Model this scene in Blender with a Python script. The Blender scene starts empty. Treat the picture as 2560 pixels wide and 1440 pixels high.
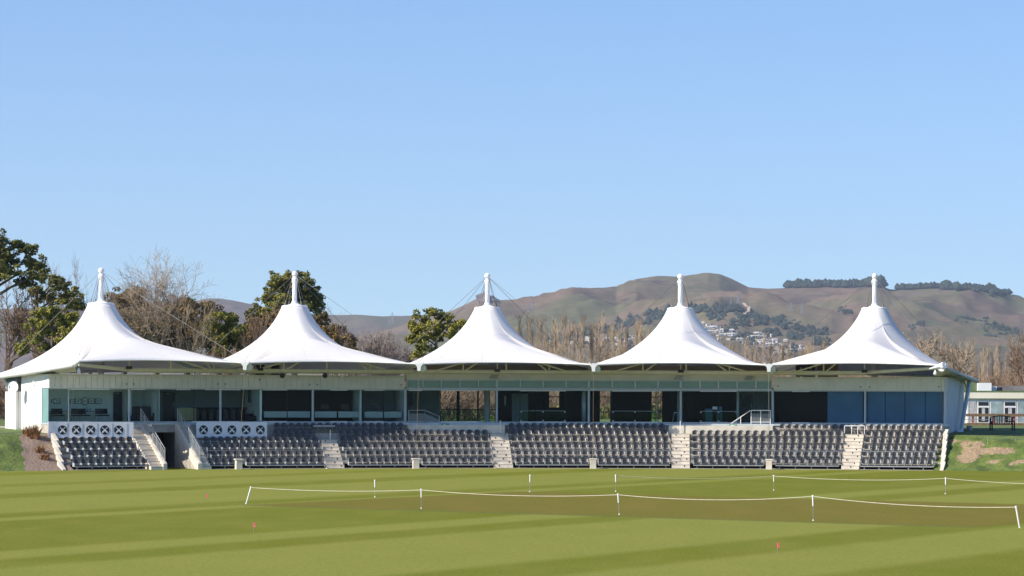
import bpy, bmesh, math, random
from mathutils import Vector, noise, Matrix
random.seed(7)
PI=math.pi; rad=math.radians
sc=bpy.context.scene; COL=sc.collection
# ------------------------------------------------------------------ camera, sky, sun
F=7450.0; CX=1280.0; YH=990.0; H=4.8; ROLL=0.0029
cd=bpy.data.cameras.new('camera'); cam=bpy.data.objects.new('camera',cd); COL.objects.link(cam)
cd.sensor_fit='HORIZONTAL'; cd.sensor_width=36; cd.lens=36*F/2560; cd.shift_y=(YH-720)/2560
cd.clip_start=1; cd.clip_end=40000
cam.location=(0,0,H)
cam.matrix_world=Matrix.Translation((0,0,H)) @ Matrix.Rotation(-ROLL,4,'Y') @ Matrix.Rotation(rad(90),4,'X')
sc.camera=cam
SUN=Vector((5.9,2.55,-4.9)).normalized()          # direction the light travels
world=bpy.data.worlds.new('World'); sc.world=world; world.use_nodes=True
wn=world.node_tree; bg=wn.nodes['Background']
sky=wn.nodes.new('ShaderNodeTexSky'); sky.sky_type='NISHITA'; sky.sun_disc=False
sky.sun_elevation=math.asin(-SUN.z); sky.sun_rotation=math.atan2(-SUN.x,-SUN.y)
sky.altitude=0; sky.air_density=1.0; sky.dust_density=0.3; sky.ozone_density=3.5
tcw=wn.nodes.new('ShaderNodeTexCoord'); vadd=wn.nodes.new('ShaderNodeVectorMath'); vadd.operation='ADD'; vadd.inputs[1].default_value=(0,0,.065)
vn=wn.nodes.new('ShaderNodeVectorMath'); vn.operation='NORMALIZE'
wn.links.new(tcw.outputs['Generated'],vadd.inputs[0]); wn.links.new(vadd.outputs[0],vn.inputs[0]); wn.links.new(vn.outputs[0],sky.inputs[0])
hs=wn.nodes.new('ShaderNodeHueSaturation'); hs.inputs['Saturation'].default_value=1.14; hs.inputs['Hue'].default_value=.507; wn.links.new(sky.outputs[0],hs.inputs['Color']); wn.links.new(hs.outputs[0],bg.inputs[0]); bg.inputs[1].default_value=0.118
sl=bpy.data.lights.new('sun','SUN'); sl.energy=5.0; sl.angle=rad(0.53); sl.color=(1.0,0.91,0.77)
so=bpy.data.objects.new('sun',sl); COL.objects.link(so); so.rotation_euler=SUN.to_track_quat('-Z','Y').to_euler()
so.location=(-60,-20,60)
sc.view_settings.view_transform='Standard'; sc.view_settings.look='None'
sc.view_settings.exposure=0.6; sc.view_settings.gamma=1.0
sc.render.engine='CYCLES'
sc.cycles.max_bounces=8; sc.cycles.transparent_max_bounces=24; sc.cycles.volume_bounces=0
sc.cycles.use_denoising=True

# ------------------------------------------------------------------ helpers
def tag(o,label=None,cat=None,group=None,kind=None):
    if label: o['label']=label
    if cat: o['category']=cat
    if group: o['group']=group
    if kind: o['kind']=kind
    return o
def empty(name,loc=(0,0,0),rz=0):
    o=bpy.data.objects.new(name,None); COL.objects.link(o); o.location=loc; o.rotation_euler=(0,0,rz); return o
class MB:
    def __init__(s): s.v=[]; s.f=[]; s.m=[]; s.c=0
    def quad(s,a,b,c,d,m=0):
        n=len(s.v); s.v+= [tuple(a),tuple(b),tuple(c),tuple(d)]; s.f.append((n,n+1,n+2,n+3)); s.m.append(m)
    def tri(s,a,b,c,m=0):
        n=len(s.v); s.v+= [tuple(a),tuple(b),tuple(c)]; s.f.append((n,n+1,n+2)); s.m.append(m)
    def poly(s,pts,m=0):
        n=len(s.v); s.v+=[tuple(p) for p in pts]; s.f.append(tuple(range(n,n+len(pts)))); s.m.append(m)
    def hexa(s,p,m=0):   # p: 4 bottom (ccw from above), 4 top
        n=len(s.v); s.v+=[tuple(q) for q in p]
        for f in ((3,2,1,0),(4,5,6,7),(0,1,5,4),(1,2,6,5),(2,3,7,6),(3,0,4,7)):
            s.f.append(tuple(n+i for i in f)); s.m.append(m)
    def box(s,x0,x1,y0,y1,z0,z1,m=0):
        s.hexa([(x0,y0,z0),(x1,y0,z0),(x1,y1,z0),(x0,y1,z0),(x0,y0,z1),(x1,y0,z1),(x1,y1,z1),(x0,y1,z1)],m)
    def tube(s,p0,p1,r0,r1=None,n=6,m=0,cap=True):
        r1=r0 if r1 is None else r1
        p0=Vector(p0);p1=Vector(p1); d=(p1-p0)
        if d.length<1e-6: return
        d.normalize(); u=d.orthogonal().normalized(); w=d.cross(u)
        b=len(s.v)
        for p,r in ((p0,r0),(p1,r1)):
            for i in range(n):
                a=2*PI*i/n; s.v.append(tuple(p+u*(r*math.cos(a))+w*(r*math.sin(a))))
        for i in range(n):
            j=(i+1)%n; s.f.append((b+i,b+j,b+n+j,b+n+i)); s.m.append(m)
        if cap:
            s.f.append(tuple(b+i for i in reversed(range(n)))); s.m.append(m)
            s.f.append(tuple(b+n+i for i in range(n))); s.m.append(m)
    def path(s,pts,r,n=6,m=0):
        for a,b in zip(pts[:-1],pts[1:]): s.tube(a,b,r,r,n,m)
    def lathe(s,c,prof,n=20,m=0):
        b=len(s.v); c=Vector(c)
        for r,z in prof:
            for i in range(n):
                a=2*PI*i/n; s.v.append((c.x+r*math.cos(a),c.y+r*math.sin(a),c.z+z))
        for k in range(len(prof)-1):
            for i in range(n):
                j=(i+1)%n; s.f.append((b+k*n+i,b+k*n+j,b+(k+1)*n+j,b+(k+1)*n+i)); s.m.append(m)
        s.f.append(tuple(b+i for i in reversed(range(n)))); s.m.append(m)
        e=b+(len(prof)-1)*n; s.f.append(tuple(e+i for i in range(n))); s.m.append(m)
    def arcbox(s,s0,s1,da,db,z0,z1,m=0):
        # box following the arc; da nearer to the camera than db
        ks=[s0]; k=math.floor(s0*2+1e-6)/2+.5
        while k<s1-1e-4: ks.append(k); k+=.5
        ks.append(s1); b=len(s.v)
        for k in ks:
            for d,z in ((da,z0),(db,z0),(db,z1),(da,z1)): s.v.append(tuple(A(k,d,z)))
        L=len(ks)
        for i in range(L-1):
            q=b+4*i
            for j in range(4):
                jj=(j+1)%4; s.f.append((q+j,q+4+j,q+4+jj,q+jj)); s.m.append(m)
        s.f.append((b,b+1,b+2,b+3)); s.m.append(m)
        e=b+4*(L-1); s.f.append((e+3,e+2,e+1,e)); s.m.append(m)
    def mesh(s,name,mats,smooth=False,fix=True):
        me=bpy.data.meshes.new(name); me.from_pydata(s.v,[],s.f)
        for mm in (mats if isinstance(mats,(list,tuple)) else [mats]): me.materials.append(mm)
        me.polygons.foreach_set('material_index',s.m)
        if smooth: me.polygons.foreach_set('use_smooth',[True]*len(s.f))
        me.update()
        if fix:
            bm=bmesh.new(); bm.from_mesh(me); bmesh.ops.recalc_face_normals(bm,faces=bm.faces); bm.to_mesh(me); bm.free()
        return me
    def build(s,name,mats,parent=None,smooth=False,fix=True):
        o=bpy.data.objects.new(name,s.mesh(name,mats,smooth,fix)); COL.objects.link(o)
        if parent: o.parent=parent
        return o
def copy_tree(o,parent=None):
    c=o.copy(); COL.objects.link(c); c.parent=parent
    for ch in o.children: copy_tree(ch,c)
    return c

# materials ---------------------------------------------------------
def srgb(r,g,b):
    f=lambda c:(c/255/12.92 if c<=10 else ((c/255+.055)/1.055)**2.4)
    return (f(r),f(g),f(b))
def mat(name,col,rough=.7,var=.12,scale=2.0,metal=0,spec=.4,bump=0,bscale=20,col2=None,transl=0,detail=6):
    m=bpy.data.materials.new(name); m.use_nodes=True; nt=m.node_tree; N=nt.nodes; L=nt.links
    b=N['Principled BSDF']; b.inputs['Roughness'].default_value=rough; b.inputs['Metallic'].default_value=metal
    b.inputs['Specular IOR Level'].default_value=spec
    tc=N.new('ShaderNodeTexCoord'); nz=N.new('ShaderNodeTexNoise'); nz.inputs['Scale'].default_value=scale; nz.inputs['Detail'].default_value=detail
    L.new(tc.outputs['Object'],nz.inputs['Vector'])
    rp=N.new('ShaderNodeValToRGB'); L.new(nz.outputs['Fac'],rp.inputs[0])
    c2=col2 or tuple(min(1,c*(1+var)) for c in col); c1=col if col2 else tuple(c*(1-var) for c in col)
    rp.color_ramp.elements[0].position=.36; rp.color_ramp.elements[1].position=.64
    rp.color_ramp.elements[0].color=(*c1,1); rp.color_ramp.elements[1].color=(*c2,1)
    L.new(rp.outputs[0],b.inputs['Base Color'])
    if bump:
        n2=N.new('ShaderNodeTexNoise'); n2.inputs['Scale'].default_value=bscale; L.new(tc.outputs['Object'],n2.inputs['Vector'])
        bp=N.new('ShaderNodeBump'); bp.inputs['Strength'].default_value=bump; L.new(n2.outputs['Fac'],bp.inputs['Height']); L.new(bp.outputs[0],b.inputs['Normal'])
    if transl:
        t=N.new('ShaderNodeBsdfTranslucent'); L.new(rp.outputs[0],t.inputs[0]); mx=N.new('ShaderNodeMixShader'); mx.inputs[0].default_value=transl
        L.new(b.outputs[0],mx.inputs[1]); L.new(t.outputs[0],mx.inputs[2]); L.new(mx.outputs[0],N['Material Output'].inputs[0])
    return m
def glassmat(name,tint,refl=.10,alpha_mesh=None):
    m=bpy.data.materials.new(name); m.use_nodes=True; nt=m.node_tree; N=nt.nodes; L=nt.links
    N.remove(N['Principled BSDF'])
    t=N.new('ShaderNodeBsdfTransparent'); t.inputs[0].default_value=(*tint,1)
    g=N.new('ShaderNodeBsdfGlossy'); g.inputs['Roughness'].default_value=.03; g.inputs[0].default_value=(.9,.95,1,1)
    fr=N.new('ShaderNodeFresnel'); fr.inputs[0].default_value=1.16
    mth=N.new('ShaderNodeMath'); mth.operation='MAXIMUM'; mth.inputs[1].default_value=refl; L.new(fr.outputs[0],mth.inputs[0])
    mx=N.new('ShaderNodeMixShader'); L.new(mth.outputs[0],mx.inputs[0]); L.new(t.outputs[0],mx.inputs[1]); L.new(g.outputs[0],mx.inputs[2])
    L.new(mx.outputs[0],N['Material Output'].inputs[0]); return m
def meshmat(name,col,cover):
    m=bpy.data.materials.new(name); m.use_nodes=True; nt=m.node_tree; N=nt.nodes; L=nt.links
    b=N['Principled BSDF']; b.inputs['Base Color'].default_value=(*col,1); b.inputs['Metallic'].default_value=.4; b.inputs['Roughness'].default_value=.5
    tc=N.new('ShaderNodeTexCoord'); ch=N.new('ShaderNodeTexWave'); ch.inputs['Scale'].default_value=12; L.new(tc.outputs['Object'],ch.inputs[0])
    gt=N.new('ShaderNodeMath'); gt.operation='GREATER_THAN'; gt.inputs[1].default_value=1-cover; L.new(ch.outputs['Fac'],gt.inputs[0])
    t=N.new('ShaderNodeBsdfTransparent'); mx=N.new('ShaderNodeMixShader'); L.new(gt.outputs[0],mx.inputs[0]); L.new(t.outputs[0],mx.inputs[1]); L.new(b.outputs[0],mx.inputs[2])
    L.new(mx.outputs[0],N['Material Output'].inputs[0]); return m
M={}
M['fabric']=mat('fabric',(.80,.785,.78),.55,.015,1.2,transl=.22,spec=.3)
M['whitesteel']=mat('white_steel',(.78,.78,.78),.4,.05,3)
M['cream']=mat('cream_steel',(.60,.58,.42),.5,.06,2)
M['fascia']=mat('fascia_panel',(.68,.68,.61),.6,.05,1.5)
M['concrete']=mat('concrete',(.40,.36,.31),.85,.14,1.3,bump=.2,bscale=14)
M['concrete2']=mat('pale_concrete',(.62,.56,.47),.85,.12,1.7,bump=.2,bscale=14)
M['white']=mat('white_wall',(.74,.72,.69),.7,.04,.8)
M['whitepaint']=mat('white_paint',(.80,.80,.80),.5,.03,2)
M['alu']=mat('aluminium',(.46,.52,.55),.4,.05,3,metal=.2)
M['galv']=mat('galvanised',(.33,.35,.37),.45,.1,6,metal=.45)
M['glass']=glassmat('glass',(.86,.96,.94),.0)
M['glassdark']=glassmat('tinted_glass',(.45,.55,.55),.05)
M['greenglass']=mat('green_glass_panel',(.15,.27,.20),.2,.06,1,spec=.7)
M['balglass']=glassmat('balustrade_glass',(.50,.74,.50),.0)
M['meshrail']=meshmat('rail_mesh',(.3,.32,.34),.42)
M['seat']=mat('seat_plastic',(.040,.040,.042),.30,.35,.9,spec=.5)
M['black']=mat('black_plastic',(.012,.012,.014),.5,.2,4)
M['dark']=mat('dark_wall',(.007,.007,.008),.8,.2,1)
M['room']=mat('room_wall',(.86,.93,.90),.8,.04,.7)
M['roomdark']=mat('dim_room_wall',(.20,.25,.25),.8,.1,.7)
M['carpet']=mat('carpet',(.12,.12,.12),.95,.2,5)
M['ceiling']=mat('ceiling_board',(.7,.72,.68),.9,.03,1)
M['door']=mat('dark_door',(.02,.026,.036),.45,.1,1)
M['blind']=mat('blue_blind',(.065,.15,.275),.6,.10,.8)
M['deskwhite']=mat('desk_front',(.42,.50,.50),.5,.04,2)
M['timber']=mat('timber',(.33,.25,.12),.6,.2,3)
M['bronze']=mat('bronze_cable',(.15,.115,.07),.5,.1,3)
M['cable']=mat('cable',(.17,.16,.15),.5,.1,3,metal=.3)
M['tan']=mat('tan_soffit',(.21,.17,.125),.8,.12,.6)
M['sign']=mat('sign_green',(.01,.22,.13),.5,.05,3)
M['emblem']=mat('emblem_dark',(.018,.022,.032),.5,.1,3)
M['banner']=mat('banner_cloth',(.74,.74,.78),.6,.03,.8)
M['bark']=mat('bark',(.12,.095,.075),.9,.3,3)
M['paletwig']=mat('pale_twig',(.27,.205,.145),.9,.25,2)
M['greytwig']=mat('grey_twig',(.19,.15,.135),.9,.25,2)
M['browntwig']=mat('brown_twig',(.16,.105,.07),.9,.3,2)
M['poplartwig']=mat('poplar_twig',(.36,.275,.19),.9,.25,.4)
M['pine']=mat('pine_needles',(.050,.062,.014),.75,.3,.6,col2=(.27,.25,.055),transl=.15)
M['pinelit']=mat('yellow_green_needles',(.09,.105,.018),.75,.3,.7,col2=(.33,.30,.05),transl=.15)
M['cypress']=mat('cypress_leaf',(.085,.065,.02),.8,.3,.7,col2=(.24,.155,.06),transl=.12)
M['farpine']=mat('far_pine',(.020,.034,.026),.9,.3,.02)
M['houseroof']=mat('house_roof',(.22,.2,.2),.7,.2,1)
M['housewhite']=mat('house_white',(.50,.49,.47),.7,.05,.1)
M['orange']=mat('house_orange',(.55,.25,.12),.7,.05,.1)
M['rope']=mat('rope',(.55,.52,.40),.8,.1,4)
M['stake']=mat('stake_white',(.78,.77,.72),.5,.04,4)
M['pink']=mat('pink_flag',(.85,.18,.17),.5,.05,4)
M['flax']=mat('flax_leaf',(.20,.105,.045),.7,.35,1.5,col2=(.40,.20,.08))
M['roofgreen']=mat('green_roof',(.12,.17,.08),.6,.1,1)
M['creamwall']=mat('cream_wall',(.80,.75,.62),.7,.05,.5)
M['curtain']=mat('curtain',(.45,.45,.46),.9,.25,9)
M['woodrail']=mat('brown_rail',(.20,.13,.075),.7,.2,2)
M['redpost']=mat('red_post',(.40,.06,.05),.6,.1,2)
M['dish']=mat('dish_white',(.80,.80,.80),.4,.03,3)

# ------------------------------------------------------------------ pavilion geometry on an arc
CXA,CYA,R0=7.37,124.16,82.65; PH0,BB=-.4116,.1546
def phi(s): return PH0+s*BB
def A(s,d,z=0.0):
    i=math.floor(s*2+1e-9)/2; t=(s-i)*2; a,b=phi(i),phi(i+.5); r=R0-d
    x=CXA+r*((1-t)*math.sin(a)+t*math.sin(b)); y=CYA+r*((1-t)*math.cos(a)+t*math.cos(b))
    return Vector((x,y,z))
def S(px,d):
    lo,hi=-4.,9.
    for _ in range(50):
        m=(lo+hi)/2; p=A(m,d)
        if CX+F*p.x/p.y<px: lo=m
        else: hi=m
    return (lo+hi)/2
def ZP(px,py,Y): return H-(py-YH-ROLL*(px-CX))*Y/F
def AP(px,py,d):
    s=S(px,d); p=A(s,d); p.z=ZP(px,py,p.y); return p
def W(px,py,Y): return Vector(((px-CX)*Y/F,Y,ZP(px,py,Y)))
def G(px,py):      # point on the level field
    Y=F*H/(py-YH-ROLL*(px-CX)); return Vector(((px-CX)*Y/F,Y,0))
SL,SR=S(121,0),S(2365,0)
DECK=2.95; ZG=5.24; ZFAS=6.12
exec_parts=[]

# ------------------------------------------------------------------ ground
def grassmat(name,stripes):
    m=bpy.data.materials.new(name); m.use_nodes=True; nt=m.node_tree; N=nt.nodes; L=nt.links
    b=N['Principled BSDF']; b.inputs['Roughness'].default_value=.9; b.inputs['Specular IOR Level'].default_value=.04
    geo=N.new('ShaderNodeNewGeometry')
    light=(.194,.208,.042); dark=(.118,.133,.008)
    if stripes:
        dot=N.new('ShaderNodeVectorMath'); dot.operation='DOT_PRODUCT'; dot.inputs[1].default_value=(-.8746,.4848,0)
        L.new(geo.outputs['Position'],dot.inputs[0])
        nz=N.new('ShaderNodeTexNoise'); nz.inputs['Scale'].default_value=.35; nz.inputs['Detail'].default_value=3; L.new(geo.outputs['Position'],nz.inputs['Vector'])
        ma=N.new('ShaderNodeMath'); ma.operation='MULTIPLY_ADD'; ma.inputs[1].default_value=.3; L.new(nz.outputs['Fac'],ma.inputs[0]); L.new(dot.outputs['Value'],ma.inputs[2])
        mr=N.new('ShaderNodeMapRange'); mr.inputs[1].default_value=0; mr.inputs[2].default_value=250; L.new(ma.outputs[0],mr.inputs[0])
        rp=N.new('ShaderNodeValToRGB'); rp.color_ramp.interpolation='LINEAR'
        bounds=[(0,0),(32,1),(38,0),(41.5,1),(52.2,0),(55.1,1),(57.9,0),(71.4,1),(73.7,0),(76.2,1),(87.3,.1),(90.9,1),(98,.35),(101,1),(112,.25),(116,.8)]
        els=rp.color_ramp.elements; prev=0
        stops=[]
        for i,(p,v) in enumerate(bounds):
            if i: stops.append(((p-.09)/250,prev))
            stops.append(((p+.09)/250 if i else 0,v)); prev=v
        stops=stops[:32]
        els[0].position=stops[0][0]; els[1].position=stops[-1][0]
        for e,(p,v) in ((els[0],stops[0]),(els[1],stops[-1])): e.color=(v,v,v,1)
        for p,v in stops[1:-1]:
            e=els.new(p); e.color=(v,v,v,1)
        L.new(mr.outputs[0],rp.inputs[0])
        mix=N.new('ShaderNodeMix'); mix.data_type='RGBA'; mix.inputs[6].default_value=(*dark,1); mix.inputs[7].default_value=(*light,1); L.new(rp.outputs[0],mix.inputs[0])
        base=mix.outputs[2]
    else:
        rgb=N.new('ShaderNodeRGB'); rgb.outputs[0].default_value=(.128,.108,.018,1) if stripes is None else (.085,.15,.02,1); base=rgb.outputs[0]
    # mottling at several sizes
    def mott(src,scale,amt,c,stretch=None,det=5):
        vec=geo.outputs['Position']
        if stretch:
            mp=N.new('ShaderNodeMapping'); mp.inputs['Rotation'].default_value=(0,0,rad(-61)); mp.inputs['Scale'].default_value=stretch; L.new(vec,mp.inputs[0]); vec=mp.outputs[0]
        z=N.new('ShaderNodeTexNoise'); z.inputs['Scale'].default_value=scale; z.inputs['Detail'].default_value=det; L.new(vec,z.inputs['Vector'])
        mm=N.new('ShaderNodeMapRange'); mm.inputs[1].default_value=.42; mm.inputs[2].default_value=.72; mm.inputs[3].default_value=0; mm.inputs[4].default_value=amt; L.new(z.outputs['Fac'],mm.inputs[0])
        x=N.new('ShaderNodeMix'); x.data_type='RGBA'; x.inputs[7].default_value=(*c,1); L.new(mm.outputs[0],x.inputs[0]); L.new(src,x.inputs[6]); return x.outputs[2]
    if stripes is not None: base=mott(base,.12,.35,(.15,.185,.035))
    if stripes is not None: base=mott(base,.5,.22,(.27,.24,.06),(1,.35,1))
    base=mott(base,4,.34,(.10,.12,.016),None,8); base=mott(base,11,.5,(.25,.25,.055),None,3); base=mott(base,6,.32,(.09,.11,.012),None,3)
    if stripes is None: base=mott(base,.45,.4,(.19,.14,.035),(1,.3,1))
    L.new(base,b.inputs['Base Color'])
    n2=N.new('ShaderNodeTexNoise'); n2.inputs['Scale'].default_value=9; n2.inputs['Detail'].default_value=8; L.new(geo.outputs['Position'],n2.inputs['Vector'])
    bp=N.new('ShaderNodeBump'); bp.inputs['Strength'].default_value=.5; bp.inputs['Distance'].default_value=.05; L.new(n2.outputs['Fac'],bp.inputs['Height']); L.new(bp.outputs[0],b.inputs['Normal'])
    return m
g=MB(); g.quad((-90,-60,0),(120,-60,0),(120,240,0),(-90,240,0))
tag(g.build('cricket_field',grassmat('mown_grass',True)),'striped mown cricket outfield of light and dark green','field',kind='structure')
sq=MB(); p=[G(618,1263),G(2440,1318),G(3000,1255),G(1290,1229)]
p[2]=p[1]+(p[3]-p[0]); p=[q+Vector((0,0,.004)) for q in p]
sb_=MB(); e=(p[1]-p[0]).normalized(); n_=Vector((e.y,-e.x,0)); n_=n_ if n_.y<0 else -n_
sb_.quad(p[0]+n_*.35,p[1]+n_*.35,p[1]+n_*.002,p[0]+n_*.002); bm_=mat('long_grass_edge',(.075,.115,.014),.95,.3,3)
tag(sb_.build('grass_edge',bm_),'darker green strip of longer grass along the near edge of the wicket square','field',kind='structure')
sq.quad(*p); tag(sq.build('wicket_square',grassmat('wicket_grass',None)),'brownish close mown wicket square inside the rope','field',kind='structure')

# raised bank around and behind the pavilion
def bankmat():
    m=bpy.data.materials.new('bank_grass'); m.use_nodes=True; nt=m.node_tree; N=nt.nodes; L=nt.links
    b=N['Principled BSDF']; b.inputs['Roughness'].default_value=.95
    geo=N.new('ShaderNodeNewGeometry')
    def nz(scale,det=6):
        z=N.new('ShaderNodeTexNoise'); z.inputs['Scale'].default_value=scale; z.inputs['Detail'].default_value=det; L.new(geo.outputs['Position'],z.inputs['Vector']); return z
    def mix(f,a,c):
        x=N.new('ShaderNodeMix'); x.data_type='RGBA'; L.new(f,x.inputs[0])
        if isinstance(a,tuple): x.inputs[6].default_value=(*a,1)
        else: L.new(a,x.inputs[6])
        x.inputs[7].default_value=(*c,1); return x.outputs[2]
    def ramp(src,a,b_):
        r=N.new('ShaderNodeMapRange'); r.inputs[1].default_value=a; r.inputs[2].default_value=b_; L.new(src,r.inputs[0]); return r.outputs[0]
    c=mix(ramp(nz(1.2).outputs['Fac'],.35,.7),(.060,.115,.014),(.14,.19,.030))
    c=mix(ramp(nz(5,8).outputs['Fac'],.45,.75),c,(.10,.09,.03)); c=mix(ramp(nz(.7,8).outputs['Fac'],.5,.62),c,(.045,.075,.012))
    at=N.new('ShaderNodeAttribute'); at.attribute_name='bare'
    dd=N.new('ShaderNodeMath'); dd.operation='MULTIPLY'; L.new(at.outputs['Fac'],dd.inputs[0])
    ad=N.new('ShaderNodeMath'); ad.operation='ADD'; ad.inputs[1].default_value=.0; L.new(ramp(nz(.8,10).outputs['Fac'],.34,.6),ad.inputs[0]); L.new(ad.outputs[0],dd.inputs[1])
    dirt=mix(ramp(nz(7,8).outputs['Fac'],.4,.6),(.33,.235,.145),(.22,.16,.095))
    x=N.new('ShaderNodeMix'); x.data_type='RGBA'; L.new(ramp(dd.outputs[0],.20,.42),x.inputs[0]); L.new(c,x.inputs[6]); L.new(dirt,x.inputs[7])
    at2=N.new('ShaderNodeAttribute'); at2.attribute_name='gravel'
    gr=mix(ramp(nz(16,8).outputs['Fac'],.4,.6),(.27,.195,.15),(.15,.105,.08))
    y=N.new('ShaderNodeMix'); y.data_type='RGBA'; L.new(ramp(at2.outputs['Fac'],.4,.6),y.inputs[0]); L.new(x.outputs[2],y.inputs[6]); L.new(gr,y.inputs[7])
    L.new(y.outputs[2],b.inputs['Base Color'])
    n2=N.new('ShaderNodeTexNoise'); n2.inputs['Scale'].default_value=5; n2.inputs['Detail'].default_value=8; L.new(geo.outputs['Position'],n2.inputs['Vector'])
    bp=N.new('ShaderNodeBump'); bp.inputs['Strength'].default_value=.8; bp.inputs['Distance'].default_value=.12; L.new(n2.outputs['Fac'],bp.inputs['Height']); L.new(bp.outputs[0],b.inputs['Normal'])
    return m
def bank_z(s,d):
    # d: towards the field; the toe lies at d ~ 9
    t=min(1,max(0,(9.0-d)/5.6)); t=t*t*(3-2*t)*.35+t*.65
    z=2.22*t+.35*min(1,max(0,(3-d)/14))
    n=noise.noise(Vector((s*13,d*.8,3)))
    z+=n*.16*math.sin(PI*min(1,max(0,(9-d)/6)))
    return z
SE0,SE1=S(160,8.8),S(2352,8.8)
bv=[];bf=[];bare=[];gravel=[]
svals=[]; s=-2.2
while s<6.6: svals.append(s); s+=.03
dvals=[9.3-.3*i for i in range(24)]+[1,-1,-3,-6,-10,-11,-16,-25,-40,-70,-120]
def spot(px,py,d,cx,cy,rx,ry): return max(0,1-((px-cx)/rx)**2-((py-cy)/ry)**2)
for s in svals:
    for d in dvals:
        sl_=s
        z=bank_z(s,d)-(.03 if d>9.1 else 0)
        q=A(s,d,z); bv.append(tuple(q))
        px=CX+F*q.x/q.y; py=YH+ROLL*(px-CX)+(H-q.z)*F/q.y
        b_=max(spot(px,py,d,2432,1118,38,26),spot(px,py,d,2425,1145,36,14),spot(px,py,d,2500,1128,46,12),spot(px,py,d,2530,1156,80,9),spot(px,py,d,2380,1102,22,8))
        if px<2370 or d<0: b_=0
        bare.append(b_**.5); gravel.append(1.0 if (px>(48+ (py-1085)*.18) and px<220 and d>1.5 and py>1085) else 0.0)
nd=len(dvals)
for i in range(len(svals)-1):
    for j in range(nd-1):
        sm=(svals[i]+svals[i+1])/2; dm=(dvals[j]+dvals[j+1])/2
        if dm>-10.4:
            # keep clear of the building and its terrace
            lo=S(150,8.8)+.045 if False else None
            dd=max(0,min(8.8,dm)); fr=dd/8.8
            sa=SL*(1-fr)+SE0*fr+.05; sb=SR*(1-fr)+SE1*fr-.05
            if sa<sm<sb: continue
        bf.append((i*nd+j,i*nd+j+1,(i+1)*nd+j+1,(i+1)*nd+j))
me=bpy.data.meshes.new('embankment'); me.from_pydata(bv,[],bf); me.materials.append(bankmat())
for nm,vals in (('bare',bare),('gravel',gravel)):
    a=me.attributes.new(nm,'FLOAT','POINT'); a.data.foreach_set('value',vals)
me.polygons.foreach_set('use_smooth',[True]*len(bf)); me.update()
o=bpy.data.objects.new('embankment',me); COL.objects.link(o); tag(o,'raised grass embankment around the pavilion with bare earth patches','ground',kind='structure')
# the plain behind as one sheet out to the foot of the hills
M['plain']=mat('plain_ground',(.075,.085,.035),.95,.3,.02,col2=(.13,.12,.06))
g=MB(); g.quad((-2600,262,2.45),(2600,262,2.45),(5200,12000,2.45),(-5200,12000,2.45)); tag(g.build('plain',M['plain']),'flat plain of distant ground behind the trees','ground',kind='structure')
g=MB(); g.quad((-2600,-200,-.02),(2600,-200,-.02),(2600,270,-.02),(-2600,270,-.02)); tag(g.build('ground',M['plain']),'ground beyond the edges of the cricket field','ground',kind='structure')

# ------------------------------------------------------------------ pavilion
PB=A(2.2,0,0)
pav=empty('pavilion'); tag(pav,'long curved cricket pavilion with five white tent canopies above glazed rooms and terraces','pavilion')
SPLIT={'upstand_wall','roller_housing','truss_brace','end_kerb','hand_rail','threshold','vent_hole','side_wall','rear_wall','rear_balustrade','valley_beam','room_ceiling','raking_strut','stay_cable','ring_cable','terrace','deck_base','step_nosing','step_light','rear_cladding','passage_wall','cable_lug','transom_frame','window_rail'}
def split_mb(mb):
    par=list(range(len(mb.v)))
    def fd(a):
        while par[a]!=a: par[a]=par[par[a]]; a=par[a]
        return a
    for f in mb.f:
        r=fd(f[0])
        for i in f[1:]: par[fd(i)]=r
    comp={}
    for fi,f in enumerate(mb.f): comp.setdefault(fd(f[0]),[]).append(fi)
    boxes=[]
    for k,fs in comp.items():
        vs=[mb.v[i] for fi in fs for i in mb.f[fi]]
        boxes.append([[min(v[a] for v in vs)-.03 for a in range(3)],[max(v[a] for v in vs)+.03 for a in range(3)],list(fs)])
    ch=True
    while ch:
        ch=False
        for i in range(len(boxes)):
            for j in range(i+1,len(boxes)):
                A_,B_=boxes[i],boxes[j]
                if all(A_[0][a]<=B_[1][a] and B_[0][a]<=A_[1][a] for a in range(3)):
                    boxes[i]=[[min(A_[0][a],B_[0][a]) for a in range(3)],[max(A_[1][a],B_[1][a]) for a in range(3)],A_[2]+B_[2]]; boxes.pop(j); ch=True; break
            if ch: break
    out=[]
    for _,_,fs in boxes:
        m=MB(); mp={}
        for fi in fs:
            f=[]
            for i in mb.f[fi]:
                if i not in mp: mp[i]=len(m.v); m.v.append(mb.v[i])
                f.append(mp[i])
            m.f.append(tuple(f)); m.m.append(mb.m[fi])
        out.append(m)
    return out
def part(mb,name,mats,label=None,parent=None,smooth=False,fix=True):
    if name in SPLIT:
        r=None
        for m in split_mb(mb):
            r=m.build(name,mats,parent or pav,smooth,fix)
            if label: r['label']=label
        return r
    o=mb.build(name,mats,parent or pav,smooth,fix)
    if label: o['label']=label
    return o
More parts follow.
